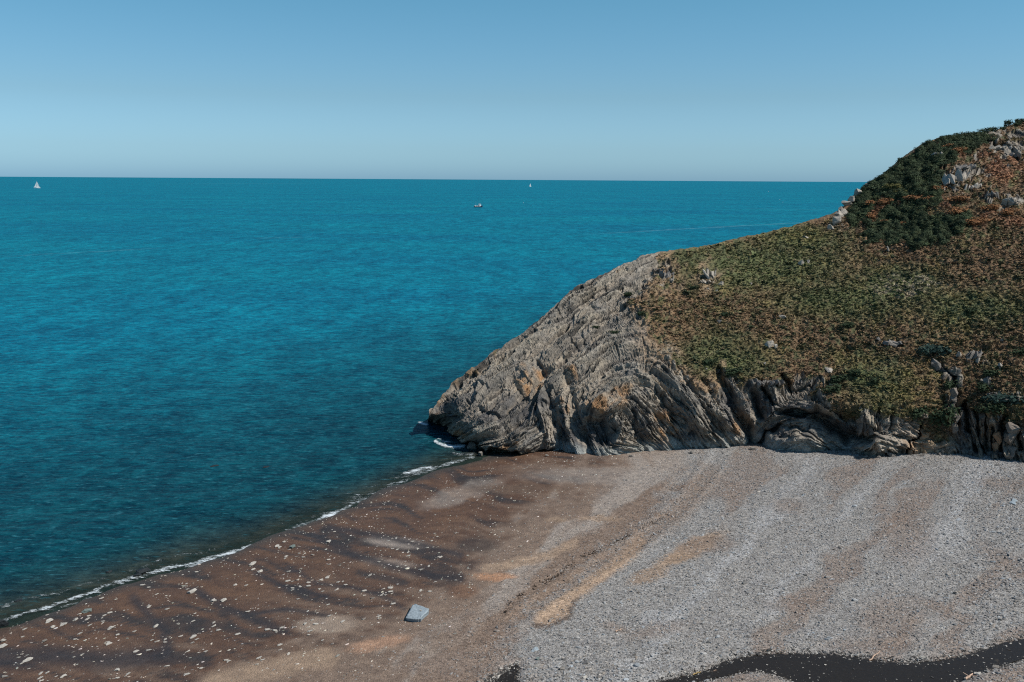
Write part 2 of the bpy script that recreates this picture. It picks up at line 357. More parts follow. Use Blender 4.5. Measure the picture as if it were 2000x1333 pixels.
for gp in GORSE: gs = np.maximum(gs, spoly(UU, YY, gp))
gs += warpn(14, 15, 61) + warpn(6, 5, 62)
gorse = sstep(-3, 3, gs) * (1 - rock)
disp += gorse * (.5 * vn(UU / 12, YY / 9, None, 63) + .25 * vn(UU / 5, YY / 4, None, 64))
fade = sstep(0, 9, YY - ysky[None])
disp *= .25 + .75 * fade
Pd = P0 + NN * disp[..., None]

# ---- albedo
def C3(*c): return np.array(c, float)
def field(base, *layers):
    o = np.ones(UU.shape + (3,)) * base
    for m, c in layers: o = o + (c - o) * np.clip(m, 0, 1)[..., None]
    return o
def blobs(lst, soft=.5):
    m = np.zeros(UU.shape)
    for cx, cy, rx, ry in lst:
        m = np.maximum(m, sstep(1 + soft, 1 - soft, np.hypot((UU + warpn(8, 12, 71) - cx) / rx, (YY + warpn(8, 12, 72) - cy) / ry)))
    return m
n1 = fbm(UU / 60, YY / 45, None, 81, 4); n2 = fbm(UU / 14, YY / 10, None, 82, 3); n3 = vn(UU / 4, YY / 3, None, 83); n4 = fbm(UU / 30, YY / 16, None, 84, 3)
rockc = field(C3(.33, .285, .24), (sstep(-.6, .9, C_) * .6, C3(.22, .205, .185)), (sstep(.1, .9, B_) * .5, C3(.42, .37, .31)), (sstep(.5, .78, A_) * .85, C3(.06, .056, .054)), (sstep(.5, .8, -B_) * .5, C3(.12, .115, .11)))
orange = blobs([(1035, 745, 26, 12), (1055, 722, 14, 8), (1015, 730, 10, 18), (1180, 790, 34, 14), (1215, 770, 14, 16), (1300, 835, 16, 34), (1285, 815, 12, 16), (1440, 840, 12, 24), (880, 850, 34, 9), (1120, 725, 14, 7), (1105, 790, 8, 14), (1000, 875, 34, 6), (1820, 870, 50, 22), (1770, 845, 22, 16), (1930, 830, 10, 24), (1830, 835, 20, 10), (1860, 820, 8, 30)])
rockc = rockc + (C3(.40, .235, .125) - rockc) * np.clip(orange * sstep(-.5, .4, n2 + .5 * B_) * .85, 0, 1)[..., None]
darkb = blobs([(1010, 800, 40, 40), (880, 805, 34, 26), (1170, 850, 34, 30), (960, 815, 36, 16), (1480, 795, 30, 40), (1130, 850, 12, 40), (1095, 830, 10, 50), (1260, 850, 12, 34), (1350, 850, 10, 30), (1425, 800, 14, 44), (1880, 850, 14, 40), (905, 790, 20, 20), (1240, 800, 10, 16), (1510, 845, 26, 16), (1340, 866, 20, 12), (1060, 780, 20, 14), (1640, 838, 46, 14), (1540, 800, 50, 26)], .6)  # dark rock patches, plus painted-in shade of the hollows and gullies
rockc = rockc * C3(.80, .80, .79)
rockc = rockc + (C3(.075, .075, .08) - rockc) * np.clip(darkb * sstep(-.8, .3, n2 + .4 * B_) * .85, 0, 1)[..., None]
lightb = blobs([(1560, 868, 60, 16), (1700, 878, 36, 12), (1765, 850, 26, 24), (1835, 872, 34, 16), (1640, 874, 30, 6), (1075, 860, 12, 24), (1045, 862, 30, 14)], .5)
rockc = rockc + (C3(.36, .32, .275) - rockc) * (lightb * sstep(-.8, .4, n2 + .6 * A_) * .8)[..., None]
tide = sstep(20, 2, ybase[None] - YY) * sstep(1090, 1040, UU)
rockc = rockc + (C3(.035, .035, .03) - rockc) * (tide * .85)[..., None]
rockc = rockc + (C3(.27, .29, .285) - rockc) * (worn * .75)[..., None]
sc_c = field(C3(.32, .235, .165), (sstep(-.3, .6, n2) * .6, C3(.22, .17, .11)), (sstep(.2, .8, n3) * .5, C3(.40, .32, .25)))
rockc = rockc + (sc_c - rockc) * np.clip(scree, 0, 1)[..., None]
veg = sstep(.25, .6, n2 + .3 * n3 - .6 * sstep(-10, 60, sdk)) * .75
browng = C3(.175, .112, .066); greeng = C3(.108, .120, .052); yelg = C3(.215, .178, .07); darkg = C3(.055, .075, .034); rust = C3(.27, .138, .082); straw = C3(.34, .25, .15)
gb = blobs([(1480, 520, 170, 46), (1640, 590, 130, 40), (1750, 560, 110, 40), (1420, 690, 90, 44), (1560, 470, 90, 26), (1900, 600, 110, 40), (1700, 760, 60, 60)], .6)
yb_ = blobs([(1780, 760, 60, 60), (1840, 660, 50, 30), (1985, 790, 30, 20), (1670, 700, 50, 20), (1560, 460, 60, 12)], .7)
bb = blobs([(1560, 650, 180, 40), (1930, 520, 110, 60), (1930, 680, 90, 50), (1650, 780, 70, 22), (1300, 620, 60, 50)], .7)
grass = field(browng, (gb * sstep(-1.1, -.1, n2 + .4 * n4), greeng), (yb_ * sstep(-.5, .5, n2) * .8, yelg), (bb * .55, browng * 1.05), (sstep(.1, .55, n2 + .4 * n1) * .55, greeng * .8), (sstep(.25, .65, n4 + .3 * n3) * .55, yelg * .9), (sstep(.2, .6, -n2 + .2 * n3 + .3 * n1) * .7, darkg * 1.2), (sstep(.45, .8, n3 + .3 * n2) * .35, straw))
grass = grass + (C3(.27, .19, .125) - grass) * (soil * sstep(-.5, .3, n2) * .8)[..., None]
pale = blobs([(1755, 560, 52, 22), (1810, 558, 30, 10), (1290, 690, 30, 20), (1650, 440, 24, 8)], .6) * sstep(-.1, .4, n3 + .5 * n2)
grass = grass + (C3(.33, .27, .20) - grass) * (pale * .8)[..., None]
rb = blobs([(1715, 400, 22, 12), (1790, 385, 28, 10), (1828, 382, 16, 7), (1695, 425, 20, 14), (1665, 400, 10, 14), (1860, 395, 26, 10), (1900, 440, 26, 10), (1935, 420, 18, 9), (1980, 430, 30, 12), (1865, 300, 20, 12), (1905, 275, 30, 7), (1960, 330, 40, 30), (1930, 310, 30, 16), (1735, 425, 10, 5)], .6)
grass = grass + (rust - grass) * np.clip(rb * sstep(-.6, .2, n2) * .9, 0, 1)[..., None]
gor_c = field(C3(.035, .048, .024), (sstep(0, .7, n2), C3(.05, .066, .03)), (sstep(.35, .8, n3) * .4, C3(.08, .085, .035)))
grass = grass + (gor_c - grass) * gorse[..., None]
rockc = rockc + (browng * 1.2 - rockc) * (veg * .8)[..., None]
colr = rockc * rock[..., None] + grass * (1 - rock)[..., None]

# ---- indexed mesh from the clipped grid
rowtop = np.searchsorted(Yg, ysky, side='right') - 1          # last row above skyline -> clipped onto it
rowbot = np.searchsorted(Yg, ybase, side='left')
rowbot = np.minimum(rowbot, H_ - 1)
rr = np.arange(H_)[:, None]
keep = (rr >= rowtop[None]) & (rr <= rowbot[None])
eff = np.clip(np.tile(rr, (1, W_)), rowtop[None], rowbot[None])
idx = np.full((H_, W_), -1, np.int64); idx[keep] = np.arange(keep.sum())
gid = idx[eff, np.tile(np.arange(W_), (H_, 1))]
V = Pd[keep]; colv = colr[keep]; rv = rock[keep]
a = gid[:-1, :-1]; b_ = gid[1:, :-1]; c_ = gid[1:, 1:]; d_ = gid[:-1, 1:]
q4 = np.stack([a, b_, c_, d_], -1).reshape(-1, 4)
e1 = q4[:, 0] == q4[:, 1]; e2 = q4[:, 2] == q4[:, 3]
quads = q4[~e1 & ~e2]; t1 = q4[e1 & ~e2][:, [0, 2, 3]]; t2 = q4[~e1 & e2][:, [0, 1, 2]]
# back of the hill, base skirt and the closed seaward end
top = gid[0]; bot = gid[-1]; nV = len(V)
PT = V[top]; PB = V[bot]
ext = []; extF = []; cur = nV; prev = top; cb = colv[top]
hgt = np.maximum(PT[:, 2] + 3, 1)
ecol = []
NB_ = 26
for k in range(1, NB_ + 1):
    t = k / NB_; run = t * (hgt * 1.25 + 3); drop = hgt * (t ** 1.7)
    q = PT.copy(); q[:, 1] += run; q[:, 0] += run * .12 - np.exp(-(U - 835) / 60) * .0
    q[:, 2] -= drop; nz_ = vn(q[:, 0] * .5, q[:, 1] * .5, None, 77) * min(1, t * 6) * .6
    q[:, 2] += nz_ * (1 - t)
    ids = np.arange(cur, cur + W_); ext.append(q); ecol.append(cb); cur += W_
    extF.append(np.stack([ids[:-1], prev[:-1], prev[1:], ids[1:]], -1)); prev = ids
q = PB.copy(); q[:, 2] -= 4; q[:, 1] += .3; ids = np.arange(cur, cur + W_); ext.append(q); ecol.append(colv[bot]); cur += W_
extF.append(np.stack([bot[:-1], ids[:-1], ids[1:], bot[1:]], -1))
V = np.concatenate([V] + ext); colv = np.concatenate([colv] + ecol); rv = np.concatenate([rv, rv[top].repeat(1).tolist() * NB_, rv[bot]])
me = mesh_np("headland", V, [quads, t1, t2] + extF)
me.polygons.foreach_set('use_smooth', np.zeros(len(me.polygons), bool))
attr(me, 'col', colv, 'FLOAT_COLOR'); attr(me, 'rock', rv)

b = NB("headland_ground"); geo = b.n('ShaderNodeNewGeometry').outputs['Position']
ca = b.n('ShaderNodeAttribute', attribute_name='col').outputs['Color']; ra = b.n('ShaderNodeAttribute', attribute_name='rock').outputs['Fac']
nf = b.noise(geo, 2.6, 6, .7); nf2 = b.noise(geo, .35, 4, .6)
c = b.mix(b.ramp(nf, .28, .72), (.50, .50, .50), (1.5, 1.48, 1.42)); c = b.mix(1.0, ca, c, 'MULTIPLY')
c2 = b.mix(b.ramp(nf2, .3, .7), (.8, .82, .86), (1.15, 1.1, 1.02)); c = b.mix(1.0, c, c2, 'MULTIPLY')
vor = b.n('ShaderNodeTexVoronoi', feature='DISTANCE_TO_EDGE'); vor.inputs['Scale'].default_value = 1.1
wv = b.n('ShaderNodeVectorMath', operation='ADD'); wn = b.n('ShaderNodeVectorMath', operation='SCALE'); wn.inputs['Scale'].default_value = .5
b.l(b.noise(geo, 1.2, 3, .6, 1), wn.inputs[0]); b.l(geo, wv.inputs[0]); b.l(wn.outputs[0], wv.inputs[1]); b.l(wv.outputs[0], vor.inputs['Vector'])
crack = b.ramp(vor.outputs['Distance'], 0, .05)
hgt_ = b.math('ADD', b.math('MULTIPLY', nf, .35), b.math('MULTIPLY', crack, .12))
bp = b.n('ShaderNodeBump'); bp.inputs['Strength'].default_value = .8; bp.inputs['Distance'].default_value = .45; b.l(hgt_, bp.inputs['Height'])
M_head = finish(b, principled(b, c, .9, .2, bp.outputs[0]).outputs[0])
ho = link("headland", me, M_head)
tag(ho, "folded grey rock headland with brown and green grass running up from the sea", kind='structure')
print("headland verts", len(V))

def head_at(px, py):
    """world point on the finished headland for a place traced in the photo"""
    i = int(np.clip(round((px - 835) / ST), 0, W_ - 1)); j = int(np.clip(round((py - 180) / ST), 0, H_ - 1))
    return Vector(Pd[j, i])

# ------------------------------------------------------------------ beach sheet
gx = np.arange(-80, 96, .3); gy = np.arange(38, 126, .3)
GX, GY = np.meshgrid(gx, gy)
GZ = beach_smooth(GX, GY)
bx, by = project(GX, GY, GZ)
nsh = sstep(6, 0, np.abs(shore_d(GX, GY)))
GZ = GZ + nsh * (.10 * fbm(GX / 2.6, GY / 2.6, None, 131, 3) + .07 * vn(GX / 7, GY / 7, None, 132))
ssd = np.maximum(spoly(bx, by, STREAM), spoly(bx, by, POOL)) + 1.5 * vn(bx / 9, by / 5, None, 12)
GZb = GZ + .06 * fbm(GX / 4, GY / 4, None, 13, 3) + .015 * vn(GX / .6, GY / .6, None, 14) - .42 * sstep(-12, 14, ssd) + .10 * sstep(8, 3, np.abs(dseg(bx, by, [(1400, 900), (1335, 985), (1240, 1065), (1100, 1150), (1010, 1210)]) - 18))
# humps that the stranded ridges make
TW = tps([(0, 1225), (280, 1128), (520, 1053), (760, 957), (960, 893), (1070, 895), (1120, 940), (1030, 990), (960, 1060), (900, 1120), (800, 1180), (640, 1240), (420, 1320), (1395, 890), (1330, 985), (1240, 1060), (1110, 1150), (1030, 1215), (960, 1290), (1700, 900), (1700, 1200), (2000, 1100), (1300, 1333), (900, 1400), (200, 1380)],
         [0, 0, 0, 0, 0, .8, 1, 1, 1, 1, 1, 1, 1, 2, 2, 2, 2, 2, 1.9, 3, 3, 3.4, 2.6, 1.7, 1])
def tz(px, py): return TW(np.clip(px, -100, 2150), np.clip(py, 850, 1420))
T = tz(bx, by)
wX = bx + 30 * vn(bx / 70, by / 40, None, 15); wY = by + 14 * vn(bx / 70, by / 40, None, 16)
ang = math.atan2(-.30, 1)
def rot(x, y, a): return x * math.cos(a) + y * math.sin(a), -x * math.sin(a) + y * math.cos(a)
lu, lv_ = rot(wX, wY, .20)
streak = fbm(lu / 120, lv_ / 10, None, 17, 5)
lu2, lv2 = rot(wX, wY, -.75)
stk2 = fbm(lu2 / 210, lv2 / 42, None, 18, 4)
fine = fbm(bx / 18, by / 9, None, 19, 3)
Tn = T + .22 * fine + .18 * stk2
wetsand = C3(.102, .060, .041); darkgr = C3(.042, .037, .036); mid = C3(.185, .134, .102); shing = C3(.245, .230, .214); tan = C3(.198, .150, .120); sand = C3(.33, .235, .165)
B = np.ones(bx.shape + (3,)) * wetsand
def lay(m, c):
    global B
    B = B + (c - B) * np.clip(m, 0, 1)[..., None]
lay(sstep(.06, .24, streak) * sstep(1.25, .85, Tn) * (.65 + .3 * sstep(-.3, .3, fine)), darkgr)
lay(sstep(.12, .35, -streak + .2 * fine) * sstep(1.2, .8, Tn) * .6, C3(.135, .076, .046))
lay(sstep(.05, .35, -streak) * sstep(.35, .8, T) * .6, mid * .85)
lay(sstep(.85, 1.2, Tn), mid)
lay(sstep(1.05, 1.5, Tn) * sstep(.05, .35, stk2) * .7, C3(.30, .26, .225))
lay(sstep(1.75, 2.1, Tn), shing)
lay(sstep(1.9, 2.2, Tn) * sstep(.08, .38, -stk2 + .2 * fine) * .7, tan)
lay(sstep(1.9, 2.2, Tn) * sstep(.25, .5, stk2) * .5, C3(.35, .345, .34))
def bl(cx, cy, rx, ry, a=0, soft=.35):
    x, y = rot(bx - cx + 8 * fine, by - cy + 5 * fine, a)
    return sstep(1 + soft, 1 - soft, np.hypot(x / rx, y / ry))
def pl(pts, wd, soft=.5):
    return sstep(1 + soft, 1 - soft, dseg(bx + 5 * fine, by + 3 * fine, pts) / wd)
lay(pl([(1065, 1205), (1090, 1185), (1130, 1155), (1170, 1128), (1215, 1095), (1250, 1060)], 13), sand * .95)
lay(bl(1082, 1198, 42, 20, -.5), sand)
lay(pl([(1045, 1222), (1075, 1224), (1108, 1208), (1125, 1170)], 4), tan * .6)
lay(bl(1345, 1075, 75, 17, -.45), sand * .85); lay(bl(1380, 1065, 55, 16, -.1) * .6, tan); lay(bl(1265, 1125, 40, 14, -.3) * .8, sand * .8)
lay(pl([(950, 1112), (1020, 1098), (1075, 1085), (1120, 1060)], 9) * .9, sand * .9)
lay(bl(970, 1127, 38, 7) * .9, C3(.36, .20, .12)); lay(bl(1170, 1013, 38, 6) * .8, sand * .85); lay(bl(905, 1155, 26, 14) * .8, C3(.15, .085, .055)); lay(bl(1085, 1016, 20, 6) * .8, sand * .8)
lay(bl(640, 1222, 60, 15, -.05) * .9, C3(.28, .215, .165)); lay(bl(740, 1258, 60, 12, -.2) * .8, C3(.34, .205, .135)); lay(pl([(420, 1333), (520, 1310), (600, 1290), (640, 1285)], 20) * .85, sand * .85)
lay(bl(775, 1060, 60, 10, .1) * .7, C3(.33, .27, .225)); lay(bl(900, 965, 80, 16, -.3) * .5, C3(.30, .25, .21)); lay(bl(760, 1100, 50, 8, .1) * .6, C3(.3, .235, .19))
for pts, wd in [([(560, 1105), (620, 1140), (700, 1150), (760, 1170), (790, 1190)], 6), ([(610, 1045), (680, 1080), (760, 1105), (850, 1125), (900, 1128)], 12), ([(640, 1030), (760, 1050), (860, 1075), (900, 1085)], 10), ([(380, 1150), (440, 1190), (500, 1215), (560, 1235)], 12), ([(260, 1170), (320, 1230), (330, 1270)], 14), ([(0, 1290), (120, 1280), (220, 1290), (320, 1280)], 30), ([(500, 1120), (560, 1150), (640, 1165)], 8), ([(480, 1200), (560, 1190), (640, 1205)], 7)]:
    lay(pl(pts, wd * .6, .9) * .85, darkgr * (.9, .92, 1.0))
lay(bl(930, 1065, 40, 16) * .6, darkgr); lay(bl(985, 955, 70, 9) * .7, C3(.11, .075, .055)); lay(bl(1040, 955, 80, 9) * .5, C3(.13, .085, .06)); lay(bl(1090, 915, 120, 10) * .5, mid); lay(bl(1200, 930, 180, 16) * .5, C3(.27, .235, .205))
lay(pl([(1385, 930), (1330, 1000), (1240, 1055), (1150, 1100), (1060, 1150), (1000, 1200)], 20, .6) * .6, C3(.21, .15, .11))
for cx, cy, rx, ry, a_ in [(1770, 1040, 50, 60, 0), (1750, 1020, 40, 16, .2), (1840, 1190, 60, 10, .35), (1960, 1095, 60, 16, .6), (1740, 1210, 60, 46, 0), (1700, 1260, 90, 14, 0), (1560, 1180, 60, 18, 0), (1280, 1232, 60, 14, -.2), (1200, 1225, 30, 8, .3), (1540, 990, 30, 14, 0), (1430, 960, 20, 30, -.3), (1690, 896, 26, 5, 0), (1950, 945, 36, 12, 0), (940, 1290, 70, 26, 0), (1960, 1320, 90, 16, -.3), (1480, 1330, 70, 14, 0), (860, 1300, 70, 20, 0), (1000, 1240, 12, 12, 0)]:
    lay(bl(cx, cy, rx, ry, a_, .6) * .6, tan)
lay(sstep(-4, 2, ssd) * .9, C3(.045, .038, .034))
lay(sstep(3.2, -.5, shore_d(GX, GY)), C3(.06, .052, .045))
lay(sstep(-.5, -5, shore_d(GX, GY)), C3(.07, .075, .05))
V = np.stack([GX, GY, GZb], -1).reshape(-1, 3)
n_y, n_x = GX.shape; ii = np.arange(n_y * n_x).reshape(n_y, n_x)
q = np.stack([ii[:-1, :-1], ii[:-1, 1:], ii[1:, 1:], ii[1:, :-1]], -1).reshape(-1, 4)
me = mesh_np("beach", V, [q]); me.polygons.foreach_set('use_smooth', np.ones(len(me.polygons), bool))
wetm = sstep(1.15, .8, Tn)
shm = sstep(.9, 1.9, Tn)
attr(me, 'col', B.reshape(-1, 3), 'FLOAT_COLOR'); attr(me, 'wet', wetm.ravel()); attr(me, 'shingle', shm.ravel())
b = NB("beach_ground"); geo = b.n('ShaderNodeNewGeometry').outputs['Position']
ca = b.n('ShaderNodeAttribute', attribute_name='col').outputs['Color']; wa = b.n('ShaderNodeAttribute', attribute_name='wet').outputs['Fac']; sa = b.n('ShaderNodeAttribute', attribute_name='shingle').outputs['Fac']
v1 = b.n('ShaderNodeTexVoronoi', feature='F1'); v1.inputs['Scale'].default_value = 9; b.l(geo, v1.inputs['Vector'])
hs = b.n('ShaderNodeSeparateColor'); b.l(v1.outputs['Color'], hs.inputs[0])
speck = b.mix(hs.outputs[0], (.45, .44, .43), (1.6, 1.6, 1.6))
fs = b.math('ADD', b.math('MULTIPLY', sa, .55), .25)
c = b.mix(1.0, ca, b.mix(fs, (1, 1, 1), speck), 'MULTIPLY')
nz2 = b.noise(geo, 1.2, 5, .65); c = b.mix(1.0, c, b.mix(b.ramp(nz2, .3, .7), (.78, .78, .8), (1.2, 1.19, 1.16)), 'MULTIPLY')
nz3 = b.noise(geo, 22, 3, .7)
hh = b.math('ADD', b.math('MULTIPLY', b.math('MULTIPLY', v1.outputs['Distance'], -1), .5), b.math('MULTIPLY', nz3, .3))
bp = b.n('ShaderNodeBump'); bp.inputs['Strength'].default_value = .9; bp.inputs['Distance'].default_value = .10; b.l(hh, bp.inputs['Height'])
rg = b.math('SUBTRACT', .92, b.math('MULTIPLY', wa, .32))
M_beach = finish(b, principled(b, c, rg, .10, bp.outputs[0]).outputs[0])
tag(link("beach", me, M_beach), "brown wet sand rising to grey shingle", kind='structure')

# height lookup for things put on the beach
def beach_z(x, y):
    i = np.clip((np.asarray(y) - gy[0]) / .3, 0, n_y - 1.01); j = np.clip((np.asarray(x) - gx[0]) / .3, 0, n_x - 1.01)
    i0 = i.astype(int); j0 = j.astype(int); fi = i - i0; fj = j - j0
    return (GZb[i0, j0] * (1 - fi) + GZb[i0 + 1, j0] * fi) * (1 - fj) + (GZb[i0, j0 + 1] * (1 - fi) + GZb[i0 + 1, j0 + 1] * fi) * fj
def on_beach(px, py):
    p = beach_px_z(float(px), float(py)); x, y = float(p[0]), float(p[1])
    return Vector((x, y, float(beach_z(np.array(x), np.array(y)))))

# ground below everything, out of sight, so the coast carries on past the sheet
gm = bmesh.new()
vs = [gm.verts.new(v) for v in ((-400, -60, -8), (300, -60, -8), (300, 260, -8), (-400, 260, -8))]; gm.faces.new(vs)
me = bpy.data.meshes.new("sea_bed"); gm.to_mesh(me); gm.free()
tag(link("sea_bed", me, simple("sea_bed_sand", (.08, .08, .05), .9)), "sand under the sea", kind='structure')

# ------------------------------------------------------------------ sea
def graded(lo, hi, fa, fb, st, far_lo, far_hi, g=1.35):
    mids = list(np.arange(fa, fb + st / 2, st)); L = []; x = fa; s = st * 2
    while x > far_lo: x -= s; s *= g; L.append(max(x, far_lo))
    Rr = []; x = fb; s = st * 2
    while x < far_hi: x += s; s *= g; Rr.append(min(x, far_hi))
    return np.array(L[::-1] + mids + Rr)
wxs = graded(0, 0, -62, 8, .32, -90000, 90000); wys = graded(0, 0, 56, 122, .32, -400, 90000)
WX, WY = np.meshgrid(wxs, wys)
sdw = -shore_d(WX, WY)                       # metres offshore
q_x, q_y = project(WX, WY, np.zeros_like(WX))
ok = WY > 10; q_x = np.where(ok, q_x, -999); q_y = np.where(ok, q_y, 3000)
depth = np.clip(sdw * .11, 0, 30)
lap = .9 * vn(WX / 3.0, WY / 3.0, None, 101) + .5 * vn(WX / 1.1, WY / 1.1, None, 102)
along = vn(WX / 7 , WX * 0, None, 103)
foam = .84 * np.exp(-((sdw - .7 - .6 * lap) / .75) ** 2) * np.clip(.60 + .55 * along + .35 * vn(WX / 1.7, WY / 1.7, None, 104), 0, 1)
foam = np.maximum(foam, .8 * np.exp(-((sdw - 2.8 - lap) / .9) ** 2) * np.clip(.3 + along, 0, 1))
for pts, wd, am in [([(850, 862), (866, 870), (885, 873), (908, 872)], 3.2, 1), ([(855, 856), (870, 862), (880, 864)], 2.2, .8), ([(885, 884), (905, 889), (925, 887)], 3, .7), ([(820, 826), (834, 830)], 3.5, .9), ([(790, 925), (820, 917), (842, 913)], 3.5, .9), ([(370, 1108), (430, 1086), (480, 1072), (520, 1058)], 4.5, .85), ([(632, 1010), (656, 1004)], 4, 1), ([(100, 1192), (150, 1178), (200, 1158)], 4, .6), ([(560, 1036), (610, 1018)], 3, .5), ([(40, 1200), (110, 1185)], 3, .5), ([(860, 900), (890, 895)], 2.5, .5)]:
    foam = np.maximum(foam, am * np.exp(-(dseg(q_x, q_y, pts) / (wd * 1.6)) ** 2))
foam = np.maximum(foam, sstep(9, 1.5, sdw) * sstep(-.4, .6, sdw) * np.clip(.22 + .5 * vn(WX / 5, WY / 2.5, None, 106) + .25 * vn(WX / 1.6, WY / .9, None, 107), 0, .62))
for pts, wd, am in [([(690, 984), (760, 952), (800, 935)], 7, .68), ([(560, 1034), (640, 1010), (690, 985)], 6, .68), ([(800, 928), (860, 910), (925, 893)], 7, .68), ([(220, 1146), (300, 1120), (350, 1106)], 5, .66)]:
    foam = np.maximum(foam, am * np.exp(-(dseg(q_x, q_y, pts) / wd) ** 2))
foam = np.clip(foam, 0, 1)
V = np.stack([WX, WY, np.zeros_like(WX)], -1)
fm = (np.abs(WX) < 200) & (WY < 300)
V[..., 2] += np.where(fm, .05 * vn(WX / 5, WY / 1.6, None, 105) * sstep(0, 3, sdw) + .02 * foam, 0)
n_y2, n_x2 = WX.shape; ii = np.arange(n_y2 * n_x2).reshape(n_y2, n_x2)
q = np.stack([ii[:-1, :-1], ii[:-1, 1:], ii[1:, 1:], ii[1:, :-1]], -1).reshape(-1, 4)
me = mesh_np("sea", V.reshape(-1, 3), [q]); me.polygons.foreach_set('use_smooth', np.ones(len(me.polygons), bool))
attr(me, 'depth', depth.ravel()); attr(me, 'foam', foam.ravel())
b = NB("sea_water"); geo = b.n('ShaderNodeNewGeometry').outputs['Position']
da = b.n('ShaderNodeAttribute', attribute_name='depth').outputs['Fac']; fa = b.n('ShaderNodeAttribute', attribute_name='foam').outputs['Fac']
def mapped(scx, scy, rz):
    m = b.n('ShaderNodeMapping'); m.inputs['Scale'].default_value = (scx, scy, 1); m.inputs['Rotation'].default_value = (0, 0, rz); b.l(geo, m.inputs['Vector']); return m.outputs[0]
big = b.noise(mapped(.0045, .009, .12), 1, 4, .55); med = b.noise(mapped(.035, .06, .1), 1, 3, .6)
w1 = b.noise(mapped(.62, 1.35, .10), 1, 4, .66); w2 = b.noise(mapped(.20, .34, -.08), 1, 4, .66); w3 = b.noise(mapped(2.6, 3.0, .15), 1, 2, .6); w4 = b.noise(mapped(.03, .05, .05), 1, 3, .6)
w5 = b.noise(mapped(.8, 2.6, .12), 1, 3, .6); w6 = b.noise(mapped(.15, .05, .0), 1, 5, .75); w7 = b.noise(mapped(.045, .009, .0), 1, 5, .8)
deep = b.mix(b.ramp(big, .35, .65), (.0012, .111, .182), (.0015, .141, .203))
shal = b.mix(b.ramp(da, 0, 1.0), (.045, .046, .038), (.008, .045, .050))
wc = b.mix(b.ramp(da, .12, 1.3), shal, (.0022, .043, .062))
wc = b.mix(b.ramp(b.math('ADD', da, b.math('MULTIPLY', b.math('SUBTRACT', big, .5), 9)), 1.5, 13), wc, deep)
wc = b.mix(1.0, wc, b.mix(b.ramp(med, .3, .7), (.90, .92, .94), (1.11, 1.09, 1.07)), 'MULTIPLY')
# lit crests and shaded troughs of the ripples, painted into the water colour
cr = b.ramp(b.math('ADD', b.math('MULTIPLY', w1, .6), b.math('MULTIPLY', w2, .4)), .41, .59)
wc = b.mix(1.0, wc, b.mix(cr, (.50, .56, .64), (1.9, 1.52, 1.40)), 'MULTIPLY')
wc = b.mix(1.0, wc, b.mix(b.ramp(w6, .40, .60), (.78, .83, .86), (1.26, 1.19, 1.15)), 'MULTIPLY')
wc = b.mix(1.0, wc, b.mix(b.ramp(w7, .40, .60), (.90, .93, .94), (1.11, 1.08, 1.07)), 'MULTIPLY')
wc = b.mix(b.math('MULTIPLY', b.ramp(w5, .58, .68), .42), wc, (.05, .22, .27))  # pale sparkle highlights on the wavelets, painted into the colour
hw = b.math('ADD', b.math('ADD', b.math('MULTIPLY', w1, .35), b.math('MULTIPLY', w2, 1.0)), b.math('ADD', b.math('MULTIPLY', w3, .08), b.math('MULTIPLY', w4, 2.0)))
bp = b.n('ShaderNodeBump'); bp.inputs['Strength'].default_value = 1; bp.inputs['Distance'].default_value = 1.0; b.l(hw, bp.inputs['Height'])
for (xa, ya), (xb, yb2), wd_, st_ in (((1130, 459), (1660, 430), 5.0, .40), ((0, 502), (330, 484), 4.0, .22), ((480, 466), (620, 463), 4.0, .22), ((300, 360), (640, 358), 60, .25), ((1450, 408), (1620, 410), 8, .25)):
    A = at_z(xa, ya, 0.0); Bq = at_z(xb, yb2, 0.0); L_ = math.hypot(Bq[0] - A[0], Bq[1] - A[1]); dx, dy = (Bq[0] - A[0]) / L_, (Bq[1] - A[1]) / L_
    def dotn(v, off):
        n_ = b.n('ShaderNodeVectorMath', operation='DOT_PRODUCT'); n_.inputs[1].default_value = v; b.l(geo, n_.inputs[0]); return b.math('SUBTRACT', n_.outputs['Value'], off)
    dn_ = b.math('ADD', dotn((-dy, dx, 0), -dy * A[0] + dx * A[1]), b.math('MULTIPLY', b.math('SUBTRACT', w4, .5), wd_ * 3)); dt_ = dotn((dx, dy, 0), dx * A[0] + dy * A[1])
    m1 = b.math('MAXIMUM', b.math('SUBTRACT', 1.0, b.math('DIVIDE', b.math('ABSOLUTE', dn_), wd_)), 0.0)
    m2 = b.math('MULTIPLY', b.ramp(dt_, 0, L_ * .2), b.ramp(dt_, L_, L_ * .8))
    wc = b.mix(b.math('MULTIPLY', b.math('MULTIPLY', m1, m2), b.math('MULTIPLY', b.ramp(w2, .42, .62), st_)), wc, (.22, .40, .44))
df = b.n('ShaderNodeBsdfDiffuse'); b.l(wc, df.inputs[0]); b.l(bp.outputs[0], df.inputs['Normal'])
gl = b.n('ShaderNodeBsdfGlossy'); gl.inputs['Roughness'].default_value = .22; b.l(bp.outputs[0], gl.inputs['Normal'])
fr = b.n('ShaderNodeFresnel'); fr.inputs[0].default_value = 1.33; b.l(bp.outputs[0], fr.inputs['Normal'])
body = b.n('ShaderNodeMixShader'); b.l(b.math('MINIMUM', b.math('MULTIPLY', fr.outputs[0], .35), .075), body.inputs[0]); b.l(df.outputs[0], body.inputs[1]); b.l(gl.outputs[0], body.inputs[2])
tr = b.n('ShaderNodeBsdfTransparent'); tr.inputs[0].default_value = (.55, .75, .72, 1)
ms = b.n('ShaderNodeMixShader'); al = b.math('SUBTRACT', 1.0, b.math('POWER', 2.718, b.math('MULTIPLY', da, -2.2)))
al = b.math('MAXIMUM', al, .10)
